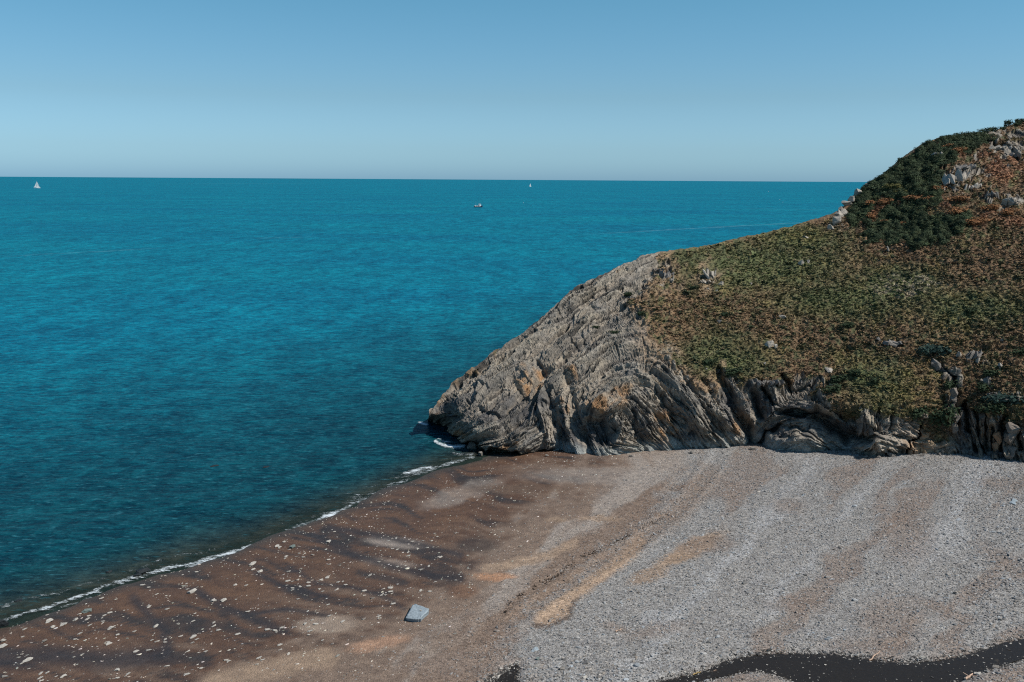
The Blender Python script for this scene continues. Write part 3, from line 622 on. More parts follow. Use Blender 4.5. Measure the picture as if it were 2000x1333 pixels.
b.l(al, ms.inputs[0]); b.l(tr.outputs[0], ms.inputs[1]); b.l(body.outputs[0], ms.inputs[2])
fo = principled(b, (.62, .66, .67), .8, .2)
fn = b.noise(mapped(3.0, 6, .35), 1, 4, .9); fn2 = b.noise(mapped(.9, 1.8, .35), 1, 3, .6)
ff = b.ramp(b.math('ADD', b.math('ADD', b.math('MULTIPLY', fa, .9), b.math('MULTIPLY', fn, 1.5)), b.math('MULTIPLY', fn2, .9)), 1.80, 2.10)
ff = b.math('MULTIPLY', ff, b.ramp(fa, .04, .2))
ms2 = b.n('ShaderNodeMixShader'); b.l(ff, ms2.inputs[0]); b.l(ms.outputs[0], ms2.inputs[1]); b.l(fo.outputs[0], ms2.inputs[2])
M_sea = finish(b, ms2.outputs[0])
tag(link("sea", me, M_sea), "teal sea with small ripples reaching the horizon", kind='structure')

# stream water
def water_sheet(name, poly, z_off, mat, label):
    rw = random.Random(5); pp_ = []
    for (x0, y0), (x1, y1) in zip(poly, poly[1:] + poly[:1]):
        m_ = max(1, int(math.hypot(x1 - x0, y1 - y0) / 5))
        for k in range(m_): pp_.append((x0 + (x1 - x0) * k / m_ + rw.gauss(0, 1.0), y0 + (y1 - y0) * k / m_ + rw.gauss(0, 1.1)))
    P = [beach_px_z(float(x), float(y)) for x, y in pp_]
    bm = bmesh.new(); c = np.mean(P, 0)
    vs = [bm.verts.new((float(p[0] + (p[0] - c[0]) * .0), float(p[1]), float(p[2]) + z_off)) for p in P]
    f = bm.faces.new(vs); bmesh.ops.triangulate(bm, faces=[f])
    me = bpy.data.meshes.new(name); bm.to_mesh(me); bm.free()
    return tag(link(name, me, mat), label, kind='structure')
b = NB("stream_water"); geo = b.n('ShaderNodeNewGeometry').outputs['Position']
nz = b.noise(geo, 3, 3); bp = b.n('ShaderNodeBump'); bp.inputs['Strength'].default_value = .15; bp.inputs['Distance'].default_value = .05; b.l(nz, bp.inputs['Height'])
p = principled(b, b.mix(b.ramp(b.noise(geo, 14, 3, .7), .55, .75), (.030, .024, .018), (.06, .048, .036)), .12, .35, bp.outputs[0]); p.inputs['IOR'].default_value = 1.33
tr = b.n('ShaderNodeBsdfTransparent'); tr.inputs[0].default_value = (.6, .55, .48, 1); ms = b.n('ShaderNodeMixShader'); ms.inputs[0].default_value = .6
b.l(tr.outputs[0], ms.inputs[1]); b.l(p.outputs[0], ms.inputs[2]); M_st = finish(b, ms.outputs[0])
water_sheet("stream", STREAM, -.13, M_st, "dark shallow stream winding over the shingle")
water_sheet("beach_pool", POOL, -.13, M_st, "small dark pool at the edge of the shingle")

# ------------------------------------------------------------------ scattered stuff (instances of unlinked meshes)
def hull(name, sx, sy, sz, n, seed, power=2.6):
    r = random.Random(seed); bm = bmesh.new()
    for i in range(n):
        v = Vector((r.gauss(0, 1), r.gauss(0, 1), r.gauss(0, 1))).normalized()
        k = (abs(v.x) ** power + abs(v.y) ** power + abs(v.z) ** power) ** (-1 / power) * r.uniform(.88, 1.04)
        bm.verts.new((v.x * k * sx, v.y * k * sy, v.z * k * sz))
    bmesh.ops.convex_hull(bm, input=bm.verts[:])
    for v in [v for v in bm.verts if not v.link_faces]: bm.verts.remove(v)
    me = bpy.data.meshes.new(name); bm.to_mesh(me); bm.free(); return me
def tuft(seed, n=11, spread=.75, wd=.16, hgt=1.0):
    r = random.Random(seed); bm = bmesh.new()
    for i in range(n):
        a = r.uniform(0, 6.28); l = r.uniform(.5, 1) * hgt; o = Vector((r.uniform(-.35, .35), r.uniform(-.35, .35), -.1))
        d = Vector((math.cos(a), math.sin(a), 0)); s = Vector((-d.y, d.x, 0)) * wd * r.uniform(.7, 1.3)
        m = o + d * spread * .35 * l + Vector((0, 0, .6 * l)); t = o + d * spread * l + Vector((0, 0, .85 * l * r.uniform(.6, 1.1)))
        vs = [bm.verts.new(v) for v in (o - s, o + s, m + s * .8, m - s * .8, t)]
        bm.faces.new(vs[:4]); bm.faces.new((vs[3], vs[2], vs[4]))
    me = bpy.data.meshes.new("tuft_form"); bm.to_mesh(me); bm.free(); return me
def clump(seed, n=70, leaf=.17):
    r = random.Random(seed); bm = bmesh.new()
    for i in range(n):
        v = Vector((r.gauss(0, 1), r.gauss(0, 1), abs(r.gauss(0, 1)) * .9)).normalized() * r.uniform(.65, 1.05) * (1 + .25 * math.sin(5 * r.random()))
        v.z *= .8; nrm = (v + Vector((r.uniform(-.6, .6), r.uniform(-.6, .6), r.uniform(-.3, .8)))).normalized()
        e = nrm.orthogonal().normalized(); f = nrm.cross(e); s = leaf * r.uniform(.6, 1.4)
        vs = [bm.verts.new(v + e * s * math.cos(k * 2.094 + i) + f * s * math.sin(k * 2.094 + i)) for k in range(3)]; bm.faces.new(vs)
    me = bpy.data.meshes.new("clump_form"); bm.to_mesh(me); bm.free(); return me
def inst_mat(name, rough=.85, spec=.25, var=.25, scale=6):
    b = NB(name); ta = b.n('ShaderNodeAttribute', attribute_name='tint', attribute_type='INSTANCER').outputs['Color']
    geo = b.n('ShaderNodeNewGeometry').outputs['Position']; nz = b.noise(geo, scale, 3)
    c = b.mix(1.0, ta, b.mix(b.ramp(nz, .3, .7), (1 - var,) * 3, (1 + var,) * 3), 'MULTIPLY')
    return finish(b, principled(b, c, rough, spec).outputs[0])
def scatter(name, pts, rots, scl, cols, forms, mat, label, cat=None, group=None):
    me = bpy.data.meshes.new(name); me.vertices.add(len(pts)); me.vertices.foreach_set('co', np.asarray(pts, np.float32).ravel())
    attr(me, 'rot', rots, 'FLOAT_VECTOR'); attr(me, 'scl', scl, 'FLOAT_VECTOR'); attr(me, 'tint', cols, 'FLOAT_COLOR')
    a = me.attributes.new('pick', 'INT', 'POINT'); a.data.foreach_set('value', rng.integers(0, len(forms), len(pts)).astype(np.int32))
    o = bpy.data.objects.new(name, me); COL.objects.link(o)
    ng = bpy.data.node_groups.new(name + "_nodes", 'GeometryNodeTree')
    ng.interface.new_socket("Geometry", in_out='INPUT', socket_type='NodeSocketGeometry'); ng.interface.new_socket("Geometry", in_out='OUTPUT', socket_type='NodeSocketGeometry')
    N = ng.nodes; L = ng.links; gi = N.new('NodeGroupInput'); go = N.new('NodeGroupOutput'); iop = N.new('GeometryNodeInstanceOnPoints')
    jn = N.new('GeometryNodeJoinGeometry')
    for fme in forms:
        if not fme.materials: fme.materials.append(mat)
        fo_ = bpy.data.objects.new(fme.name, fme)
        oi = N.new('GeometryNodeObjectInfo'); oi.inputs[0].default_value = fo_; oi.inputs['As Instance'].default_value = True
        L.new(oi.outputs['Geometry'], jn.inputs[0])
    def na(nm, ty):
        x = N.new('GeometryNodeInputNamedAttribute'); x.data_type = ty; x.inputs[0].default_value = nm; return x.outputs[0]
    L.new(gi.outputs[0], iop.inputs['Points']); L.new(jn.outputs[0], iop.inputs['Instance'])
    iop.inputs['Pick Instance'].default_value = True; L.new(na('pick', 'INT'), iop.inputs['Instance Index'])
    e2r = N.new('FunctionNodeEulerToRotation'); L.new(na('rot', 'FLOAT_VECTOR'), e2r.inputs[0]); L.new(e2r.outputs[0], iop.inputs['Rotation'])
    L.new(na('scl', 'FLOAT_VECTOR'), iop.inputs['Scale']); L.new(iop.outputs[0], go.inputs[0])
    md = o.modifiers.new("scatter", 'NODES'); md.node_group = ng
    return tag(o, label, cat, group, 'stuff')
stone_forms = [hull("stone_form", 1, .72, .42, 16, 300 + k) for k in range(4)]
M_stone = inst_mat("pebble_stone", .8, .3)

def beach_points(n, dens, seed):
    r = np.random.default_rng(seed)
    px = r.uniform(-40, 2080, n * 4); py = 870 + (1400 - 870) * r.random(n * 4)
    # even on the ground, not in the picture: weight by ground area per pixel
    p = beach_px_z(px, py); wgt = (p[:, 1] / 110.0) ** 3
    k = r.random(n * 4) < np.clip(wgt, 0, 1) * dens(px, py)
    k &= (py > np.interp(px, bpx, bpy_) - 1) & (shore_d(p[:, 0], p[:, 1]) > .3)
    i = np.nonzero(k)[0][:n]
    return px[i], py[i], p[i]
def colour_at(px, py, p):
    i = np.clip(((p[:, 1] - gy[0]) / .3).round().astype(int), 0, n_y - 1); j = np.clip(((p[:, 0] - gx[0]) / .3).round().astype(int), 0, n_x - 1)
    return B[i, j], T[i, j], ssd[i, j]
# 1) shingle
def d1(px, py):
    t = tz(px, py); return sstep(1.4, 2.1, t) * .95 + .25 * sstep(.9, 1.4, t) * (t < 1.9)
px_, py_, pp = beach_points(150000, d1, 1)
cc, tt, sd_ = colour_at(px_, py_, pp)
sandy = sstep(.35, .55, cc[:, 0] / (cc[:, 2] + .02) - 1.05)       # warm = bare sand
kk = (sd_ < -1) & (rng.random(len(tt)) > .75 * sandy)
px_, py_, pp, cc, tt = px_[kk], py_[kk], pp[kk], cc[kk], tt[kk]; n = len(pp)
pp[:, 2] = beach_z(pp[:, 0], pp[:, 1]) + .01
near = sstep(1260, 1330, py_) * sstep(980, 1100, px_) * sstep(1300, 1200, px_)
s = rng.lognormal(math.log(.062), .38, n) * (1 + .5 * near + .25 * sstep(1800, 1950, px_)) * np.where(tt < 1.8, .75, 1)
scl = np.stack([s * rng.uniform(.9, 1.3, n), s * rng.uniform(.8, 1.1, n), s * rng.uniform(.7, 1.2, n)], -1)
rt = np.stack([rng.normal(0, .25, n), rng.normal(0, .25, n), rng.normal(.7, .6, n)], -1)
g1 = rng.uniform(.66, 1.38, n)[:, None] * np.where(rng.random(n) < .10, .45, 1)[:, None]
warm = rng.normal(0, .05, n)
tc_ = (cc * .45 + np.array([.245, .232, .216]) * .55) * g1 * np.stack([1 + warm, np.ones(n), 1 - warm], -1)
scatter("shingle", pp, rt, scl, np.clip(tc_, .03, .75), stone_forms, M_stone, "grey shingle covering the upper beach")
print("shingle", n)
# 2) pale stones on the wet sand
def d2(px, py):
    t = tz(px, py); m = fbm(px / 40, py / 22, None, 201, 3); return np.clip(sstep(1.7, 1.1, t) * (.30 + .7 * sstep(-.1, .5, m)), 0, 1) * sstep(-.15, .1, t)
px_, py_, pp = beach_points(26000, d2, 2); n = len(pp)
pp[:, 2] = beach_z(pp[:, 0], pp[:, 1]) + .01
s = rng.lognormal(math.log(.040), .45, n); s = np.minimum(s, .2)
scl = np.stack([s * 1.3, s * .8, s * .8], -1); rt = np.stack([rng.normal(0, .15, n), rng.normal(0, .15, n), rng.normal(.75, .35, n)], -1)
tc_ = np.array([.50, .45, .385]) * rng.uniform(.25, 1.3, n)[:, None] * np.stack([1 + rng.normal(0, .06, n), np.ones(n), 1 - rng.normal(0, .05, n)], -1)
scatter("pebbles", pp, rt, scl, tc_, stone_forms, M_stone, "small pale pebbles strewn over the wet brown sand")
print("pebbles", n)
# 2b) wet gravel in and along the stream
q1 = rng.uniform(1200, 2060, 40000); q2 = rng.uniform(1235, 1345, 40000); q0 = rng.random(40000) < .15
q1 = np.where(q0, rng.uniform(930, 1030, 40000), q1); q2 = np.where(q0, rng.uniform(1285, 1345, 40000), q2)
pp = beach_px_z(q1, q2); _, _, sd_ = colour_at(q1, q2, pp)
kk = (sd_ > -6) & (rng.random(40000) < np.where(sd_ < 3, .55, np.where(sd_ < 9, .10, .02))); pp = pp[kk]; sd_ = sd_[kk]; n = len(pp)
pp[:, 2] = np.where(sd_ < 2, beach_z(pp[:, 0], pp[:, 1]) + .02, beach_smooth(pp[:, 0], pp[:, 1]) - .13)
s = rng.lognormal(math.log(.045), .4, n)
scatter("stream_gravel", pp, np.stack([rng.normal(0, .2, n), rng.normal(0, .2, n), rng.uniform(0, 6, n)], -1), np.stack([s * 1.2, s, s * .8], -1), np.where((rng.random(n) < .35)[:, None], np.array([.34, .31, .27]), np.array([.05, .045, .04])) * rng.uniform(.7, 1.3, n)[:, None], stone_forms, M_stone, "gravel in and along the dark stream")
# 3) seaweed strand line
pts = [(985, 1208), (990, 1185), (1010, 1168), (1040, 1150), (1070, 1135), (1085, 1127), (1128, 1094), (1150, 1084), (1180, 1072), (1205, 1060), (1260, 1030), (1330, 992)]
P_ = []
for (x0, y0), (x1, y1) in zip(pts[:-1], pts[1:]):
    m = int(np.hypot(x1 - x0, y1 - y0) * 1.3)
    for _ in range(m):
        t = random.random(); wob = random.gauss(0, 2.2)
        if vn(np.array((x0 + t * (x1 - x0)) / 9), np.array(3.3)) > .1: continue
        P_.append((x0 + t * (x1 - x0) + wob, y0 + t * (y1 - y0) + wob * .7))
P_ = np.array(P_); pp = beach_px_z(P_[:, 0], P_[:, 1]); pp[:, 2] = beach_z(pp[:, 0], pp[:, 1]) + .02; n = len(pp)
weed_forms = [tuft(900 + k, 7, 1.0, .22, .5) for k in range(2)]
scatter("seaweed", pp, np.stack([rng.normal(0, .3, n), rng.normal(0, .3, n), rng.uniform(0, 6, n)], -1), np.ones((n, 3)) * rng.uniform(.05, .16, n)[:, None], np.array([.035, .025, .018]) * rng.uniform(.6, 1.5, n)[:, None], weed_forms, inst_mat("dry_seaweed", .9), "thin dark strand line of seaweed curving over the beach")

# 4) grass on the headland, 5) gorse thicket
def head_points(n, mask, seed):
    r = np.random.default_rng(seed)
    ok_ = keep & (YY < ybase[None] - 2)
    area = (BD / 120.0) ** 2
    pr = (mask * ok_ * area).ravel(); pr[UU.ravel() > 2120] = 0; pr /= pr.sum()
    i = r.choice(pr.size, n, p=pr)
    p = Pd.reshape(-1, 3)[i] + r.normal(0, .03, (n, 3)); p[:, 0] += r.uniform(-.04, .04, n)
    return i, p
grass_forms = [tuft(40 + k) for k in range(4)]
i_, pp = head_points(120000, (1 - rock) * (1 - .85 * gorse) * (1 - .6 * np.clip(scree, 0, 1)) * (1 - .6 * soil) * (.4 + .6 * sstep(-.6, .2, n2 + .5 * n3)) * fade, 5); n = len(pp)
cc = grass.reshape(-1, 3)[i_]
rnd = rng.random(n)
cc = cc * rng.uniform(.85, 1.3, n)[:, None]
cc = np.where((rnd < .04)[:, None], np.array([.24, .185, .11]) * rng.uniform(.6, 1.2, n)[:, None], cc)
cc = np.where((rnd > .94)[:, None], np.array([.04, .052, .026]) * rng.uniform(.7, 1.3, n)[:, None], cc)
s = rng.lognormal(math.log(.20), .38, n) * np.where(rnd > .94, 1.4, 1)
scatter("grass", pp - np.array([0, 0, .04]), np.stack([rng.normal(-.1, .2, n), rng.normal(0, .2, n), rng.uniform(0, 6.28, n)], -1), np.stack([s, s, s * rng.uniform(.35, .8, n)], -1), cc, grass_forms, inst_mat("grass_blades", .85, .15), "rough dry grass covering the headland slope")
clump_forms = [clump(60 + k) for k in range(3)]
i_, pp = head_points(15000, gorse * (.3 + .7 * fade), 6); n = len(pp)
s = rng.lognormal(math.log(.33), .3, n)
cc = gor_c.reshape(-1, 3)[i_] * rng.uniform(.7, 1.7, n)[:, None]
M_gorse = inst_mat("gorse_leaf", .8, .15)
scatter("gorse_thicket", pp, np.stack([rng.normal(0, .2, n), rng.normal(0, .2, n), rng.uniform(0, 6.28, n)], -1), np.stack([s, s, s * rng.uniform(.6, 1, n)], -1), cc, clump_forms, M_gorse, "dark green gorse thicket below the skyline")

# ------------------------------------------------------------------ single rocks and stones
def rockmat(name, col, var=.3, scale=3.5, rough=.85):
    b = NB(name); tc = b.n('ShaderNodeTexCoord').outputs['Object']; m = b.n('ShaderNodeMapping'); m.inputs['Scale'].default_value = (1, 1, 3.5); b.l(tc, m.inputs['Vector'])
    nz = b.noise(m.outputs[0], scale, 6, .7); n2 = b.noise(tc, scale * 4, 4, .7)
    c = b.mix(b.ramp(nz, .32, .68), tuple(x * (1 - var) for x in col), tuple(x * (1 + var) for x in col))
    c = b.mix(b.math('MULTIPLY', b.ramp(n2, .45, .7), .45), c, tuple(x * .45 for x in col))
    bp = b.n('ShaderNodeBump'); bp.inputs['Strength'].default_value = .8; bp.inputs['Distance'].default_value = .12; b.l(nz, bp.inputs['Height'])
    return finish(b, principled(b, c, rough, .25, bp.outputs[0]).outputs[0])
M_pale = rockmat("pale_rock", (.36, .315, .26), .45); M_grey = rockmat("grey_rock", (.20, .178, .155), .45); M_brown = rockmat("brown_rock", (.19, .155, .125), .5); M_dark = rockmat("wet_dark_rock", (.018, .022, .024), rough=.6)
M_slab = rockmat("slate_slab", (.27, .31, .33), .18, 2.2); M_green = rockmat("green_grey_rock", (.16, .19, .17)); M_orangeR = rockmat("orange_rock", (.36, .21, .12))
def craggy(name, sx, sy, sz, seed, sub=2, n=14):
    me = hull(name, sx, sy, sz, min(n, 14), seed, 5); bm = bmesh.new(); bm.from_mesh(me)
    bmesh.ops.subdivide_edges(bm, edges=bm.edges[:], cuts=sub - 1, use_grid_fill=True)
    from mathutils import noise as mn
    for v in bm.verts:
        q = v.co * (2.2 / max(sx, sz)) + Vector((seed, 0, 0)); v.co += v.normal * .10 * min(sx, sy, sz) * 2 * mn.noise(q * 1.7) + Vector((0, 0, .05 * sz * mn.noise(q * 4)))
    bm.to_mesh(me); bm.free(); return me
def boulder(name, loc, size, mat, label, cat='rock', group=None, rot=(0, 0, 0), seed=0, sink=.3):
    me = craggy(name, *[v / 2 for v in size], seed); o = link(name, me, mat)
    o.location = Vector(loc) + Vector((0, 0, size[2] * (.5 - sink))); o.rotation_euler = rot
    return tag(o, label, cat, group)
def outcrop(px, py, wm, hm, n, tilt, mat, label, seed, thick=.28, name="rock_outcrop", lean=(0, 0)):
    """Empty on the slope with slabs standing side by side"""
    r = random.Random(seed); e = bpy.data.objects.new(name, None); COL.objects.link(e); e.location = head_at(px, py); tag(e, label, 'rock outcrop')
    n = int(n * 1.7)
    for k in range(n):
        t = (k + .5) / n - .5 if n > 1 else 0
        me = craggy("slab", wm / n * r.uniform(.4, .8) , thick * r.uniform(.8, 1.6) + wm * .1, hm * .5 * r.uniform(.65, 1.15), seed * 31 + k, 2, 16)
        o = link("slab", me, mat, e); sh = t * wm
        o.location = (sh + r.uniform(-.1, .1) * wm / n, r.uniform(-.25, .25) + lean[0] * sh, hm * .06 + lean[1] * sh); o.rotation_euler = (r.uniform(-.9, -.2), tilt + r.uniform(-.4, .4), r.uniform(-.6, .6))
    return e
# pale spine of rocks on the shoulder
SP = [(1622, 447, .9, 1.1, "lowest pale rock of the spine on the headland shoulder, with a dark hollow beneath"), (1632, 436, 1.7, 1.8, "large pale rock just above the lowest one of the shoulder spine"), (1639, 424, 1.5, 1.2, "broad pale rock in the middle of the shoulder spine"),
      (1647, 417, 1.2, 1.2, "stained tan rock half way up the shoulder spine"), (1641, 411, .7, .8, "small dark-sided rock on the seaward edge of the shoulder spine"), (1654, 398, 1.7, 1.0, "flat pale rock jutting seaward from the upper shoulder spine"), (1664, 388, 1.5, .9, "pale rock against the sea near the top of the spine"),
      (1676, 378, 1.3, 1.3, "upper pale rock of the spine where slope meets sea"), (1693, 361, .9, .7, "topmost small pale rock at the end of the horizon")]
for k, (x, y, w_, h_, lab) in enumerate(SP):
    boulder("rock", head_at(x, y), (w_, w_ * .9, h_), M_pale, lab, group="pale rocks up the shoulder of the headland", rot=(.2, -.5, k * .7), seed=40 + k, sink=.25)
OC = [(1868, 352, 3.4, 2.9, 4, .35, M_pale, "large pale slabbed outcrop beside the dark gorse slope"), (1900, 366, 2.6, 1.8, 4, .35, M_pale, "pale slabs lower right of the large outcrop"), (1886, 330, 2.4, 1.2, 3, .9, M_grey, "narrow broken slabs above the large pale outcrop"),
      (1955, 292, 4.2, 1.1, 5, 1.0, M_pale, "long pale outcrop with a black cleft near the hilltop"), (1985, 305, 3.6, 1.1, 4, 1.0, M_grey, "grey sloping slabs right of the hilltop cleft"), (1978, 398, 2.6, 1.7, 3, -.3, M_pale, "blunt pale outcrop at the right edge above rusty bracken"),
      (1938, 386, 1.8, 1.1, 3, -.2, M_grey, "small upright slabs left of the blunt outcrop"), (1828, 308, 1.4, .6, 3, .2, M_pale, "thin white ledge of stones inside the gorse"), (1388, 541, 1.5, 1.7, 3, -.4, M_pale, "grey and white outcrop alone on the left grass slope"),
      (1379, 552, 1.4, .7, 3, -.7, M_pale, "low pale slabs just below the lone left outcrop"), (1748, 668, 2.5, .7, 3, 1.4, M_grey, "flat dark-shadowed ledge in the brown slope"), (1850, 727, 2.0, 1.0, 4, .2, M_grey, "row of upright grey stones at the head of the dark gully"),
      (1902, 697, 1.6, 1.3, 3, .6, M_grey, "pale-topped outcrop with black underside on the right slope"), (1942, 771, 1.8, .5, 4, .1, M_grey, "thin toothed ledge at lower right of the slope"), (1968, 781, 1.8, .7, 5, .1, M_grey, "right end of the toothed ledge, taller stones"),
      (1930, 746, .9, 1.3, 3, 0, M_grey, "cluster of upright stones between bushes on the right slope"), (1505, 750, 3.0, .8, 8, .15, M_grey, "toothed rim of stones at the cliff top above the dark hollow"), (1585, 741, 4.2, .8, 9, .2, M_grey, "toothed rim of stones right of the cliff-top cleft"),
      (1404, 727, .8, 1.3, 2, .4, M_grey, "pointed stone at the head of the deep gully"), (1303, 538, 1.8, 1.4, 3, .5, M_grey, "weathered slabs where rock gives way to grass"), (1285, 527, 1.4, .7, 3, .1, M_brown, "brown-topped slabs at the left end of the turf"),
      (1726, 822, 3.6, 2.6, 11, .05, M_brown, "vertical broken slabs above the pale rock foot")]
for k, (x, y, w_, h_, n_, t_, m_, lab) in enumerate(OC): outcrop(x, y, w_, h_, n_, t_, m_, lab, 70 + k)
BO = [(1408, 556, .9, .8, M_pale, "small pale stone right of the lone left outcrop"), (1565, 516, 1.0, 1.3, M_pale, "curved pale boulder on the green middle slope"), (1579, 511, .5, .6, M_pale, "small white stone right of the curved pale boulder"), (1575, 465, 1.3, .4, M_pale, "low white stone arc on the upper green slope"),
      (1503, 676, 1.2, 1.0, M_pale, "bright white stone in the dark heather"), (1515, 681, .6, .7, M_pale, "little white stone right of the bright one in the heather"), (1527, 622, .8, .7, M_pale, "rounded white stone in the middle of the slope"), (1404, 630, .8, .6, M_grey, "dull grey stone on the left slope"),
      (1716, 664, .7, .6, M_grey, "small stone left of the dark ledge"), (1620, 723, 1.2, .4, M_pale, "flat white stone above the cliff"), (1622, 752, .4, .4, M_pale, "tiny white stone beside a dark bush above the cliff"), (1582, 760, .6, .5, M_pale, "round white stone on the broken cliff top"), (1735, 490, .5, 1.1, M_pale, "thin upright white stone below the gorse"),
      (1827, 712, 1.3, 1.5, M_grey, "grey boulder beside the blue-green bush"), (1873, 700, .6, 1.2, M_pale, "pointed pale stone right of the blue-green bush"), (1909, 708, .6, 1.0, M_pale, "leaning pale stone beside the black-sided outcrop"), (1952, 718, .5, 1.0, M_pale, "slim white stone on the far right slope"), (1957, 665, .4, .3, M_pale, "tiny white stone high on the right slope"),
      (1380, 720, .35, .3, M_pale, "tiny white stone in the dark grass at left"), (1494, 711, .4, .3, M_pale, "tiny white stone above the toothed rim"), (1466, 555, .4, .3, M_pale, "tiny pale stone on the green slope"), (1841, 812, 1.0, .5, M_orangeR, "tan stone beside the gully bush"), (1383, 565, .5, .3, M_pale, "white pebble-like stone under the lone outcrop"), (1400, 569, .4, .3, M_pale, "second white pebble-like stone under the lone outcrop")]
for k, (x, y, w_, h_, m_, lab) in enumerate(BO): boulder("rock", head_at(x, y), (w_, w_ * .8, h_), m_, lab, rot=(.2, .3 * ((k % 3) - 1), k * .9), seed=140 + k, sink=.35)
# vertical pillars of the right-hand cliff
PI = [(1857, 775, 1.0, .75, -.02, M_brown, 2.4, "upper stacked block pillar beside the black gully"), (1862, 822, 1.1, .75, .05, M_brown, 2.2, "lower stacked block pillar beside the black gully"), (1893, 822, .8, .8, .22, M_grey, 4.8, "tallest leaning slab of the right cliff"), (1911, 835, .75, .7, .1, M_brown, 3.4, "second slab right of the tallest one"),
      (1926, 845, .7, .7, .1, M_brown, 3.6, "thin slab between two black clefts"), (1943, 860, 1.0, .8, .05, M_orangeR, 2.2, "orange-headed pillar between wide black clefts"), (1968, 858, 1.6, 1.0, -.05, M_brown, 3.8, "broad folded pillar near the right edge"), (1996, 868, 1.2, 1.0, .2, M_brown, 3.2, "rightmost dark slab of the cliff")]
for k, (x, y, w_, dp, t_, m_, h_, lab) in enumerate(PI):
    p = head_at(x, y); e = bpy.data.objects.new("rock_pillar", None); COL.objects.link(e); e.location = p + Vector((0, -.8, 0)); tag(e, lab, 'rock pillar', 'upright slabs of the right-hand cliff')
    nb = 3 if h_ > 2.3 else 2
    for j in range(nb):
        me = craggy("block", w_ * .40 * random.uniform(.8, 1.1), dp * .6, h_ / nb * .64, 500 + k * 9 + j, 3, 18)
        o = link("block", me, m_, e); zc = (j + .5) / nb - .5; o.location = (-math.sin(-t_) * -h_ * zc * -1 if False else -t_ * h_ * zc, 0, zc * h_); o.rotation_euler = (random.uniform(-.1, .1), -t_, random.uniform(-.25, .25))
for k, (x, y, w_, lab) in enumerate([(1935, 887, .9, "square block at the foot of the orange-headed pillar"), (1952, 890, .9, "square block at the foot of the broad folded pillar"), (1742, 888, 1.1, "grey wedge of rock at the cliff foot beside the shingle")]):
    boulder("rock", on_beach(x, y + 3), (w_, .7, .7), M_grey, lab, rot=(0, 0, .3 * k), seed=210 + k, sink=.2)
for k, (x, y, w_, lab) in enumerate([(1470, 876, .7, "fallen rock at the foot of the deep gully"), (1492, 877, .5, "small fallen rock right of the gully foot"), (1668, 884, .8, "fallen grey rock by the orange sand at the cliff foot"), (1690, 892, .6, "low rock in front of the orange sand patch"), (1716, 893, .5, "small rock between the grey wedge and the orange sand"), (1803, 889, .6, "angular rock below the black diagonal crack"), (1835, 887, .5, "small rock under the brown scree"), (1352, 884, .6, "fallen rock against the folded cliff foot"), (1232, 890, .5, "small fallen rock by the smooth grey cliff foot"), (1068, 889, .5, "small rock where the overhang meets the sand")]):
    boulder("rock", on_beach(x, y + 2), (w_, w_ * .7, w_ * .6), M_grey, lab, rot=(.1, .2, k * .8), seed=240 + k, sink=.25)
# rocks at the nose
for k, (x, y, w_, h_, m_, lab) in enumerate([(922, 872, 1.1, 1.3, M_brown, "brown rock stump under the overhang at the waterline"), (940, 887, .9, .6, M_grey, "wet grey rock below the overhang at the waterline"), (948, 878, .4, .7, M_brown, "small stump of rock in the mouth of the sea cave")]):
    p = at_z(x, y + 3, 0.0); boulder("rock", Vector(p), (w_, w_ * .8, h_), m_, lab, rot=(0, .1, k), seed=220 + k, sink=.25)

# big slab: a quadrilateral flagstone, tilted, with worn edges
def flagstone():
    cor = [(792, 1213), (806, 1189), (811, 1187), (838, 1197), (837, 1201), (823, 1213), (822, 1216), (812, 1216)]
    P = [on_beach(x, y) for x, y in cor]; c = sum(P, Vector()) / len(P)
    e = bpy.data.objects.new("stone_slab", None); COL.objects.link(e); e.location = c; tag(e, "large flat blue-grey slab lying alone on the brown sand", 'stone slab')
    bm = bmesh.new(); tops = []; bots = []; r = random.Random(3)
    out = []
    for i in range(len(P)):
        a_, b2 = P[i] - c, P[(i + 1) % len(P)] - c
        for k in range(4): out.append(a_.lerp(b2, k / 4) * r.uniform(.96, 1.03))
    for v in out:
        tops.append(bm.verts.new((v.x, v.y, .24 + .05 * v.x + .02 * r.random()))); bots.append(bm.verts.new((v.x * .97, v.y * .97 + .1, -.1)))
    n = len(tops); inn = [bm.verts.new((v.co.x * .88, v.co.y * .88, v.co.z + .05 + .02 * r.random())) for v in tops]
    for i in range(n):
        j = (i + 1) % n; bm.faces.new((bots[i], bots[j], tops[j], tops[i])); bm.faces.new((tops[i], tops[j], inn[j], inn[i]))
    cc_ = bm.verts.new((0, 0, .31))
    for i in range(n): bm.faces.new((inn[i], inn[(i + 1) % n], cc_))
    bmesh.ops.recalc_face_normals(bm, faces=bm.faces); me = bpy.data.meshes.new("slab_body"); bm.to_mesh(me); bm.free(); link("slab_body", me, M_slab, e)
    return c
slab_c = flagstone()
boulder("pebble", slab_c + Vector((.12, .1, .31)), (.15, .11, .10), M_pale, "white pebble resting on top of the large slab", 'pebble', seed=9, sink=0)
M_bright = rockmat("bleached_stone", (.44, .40, .345), .2)
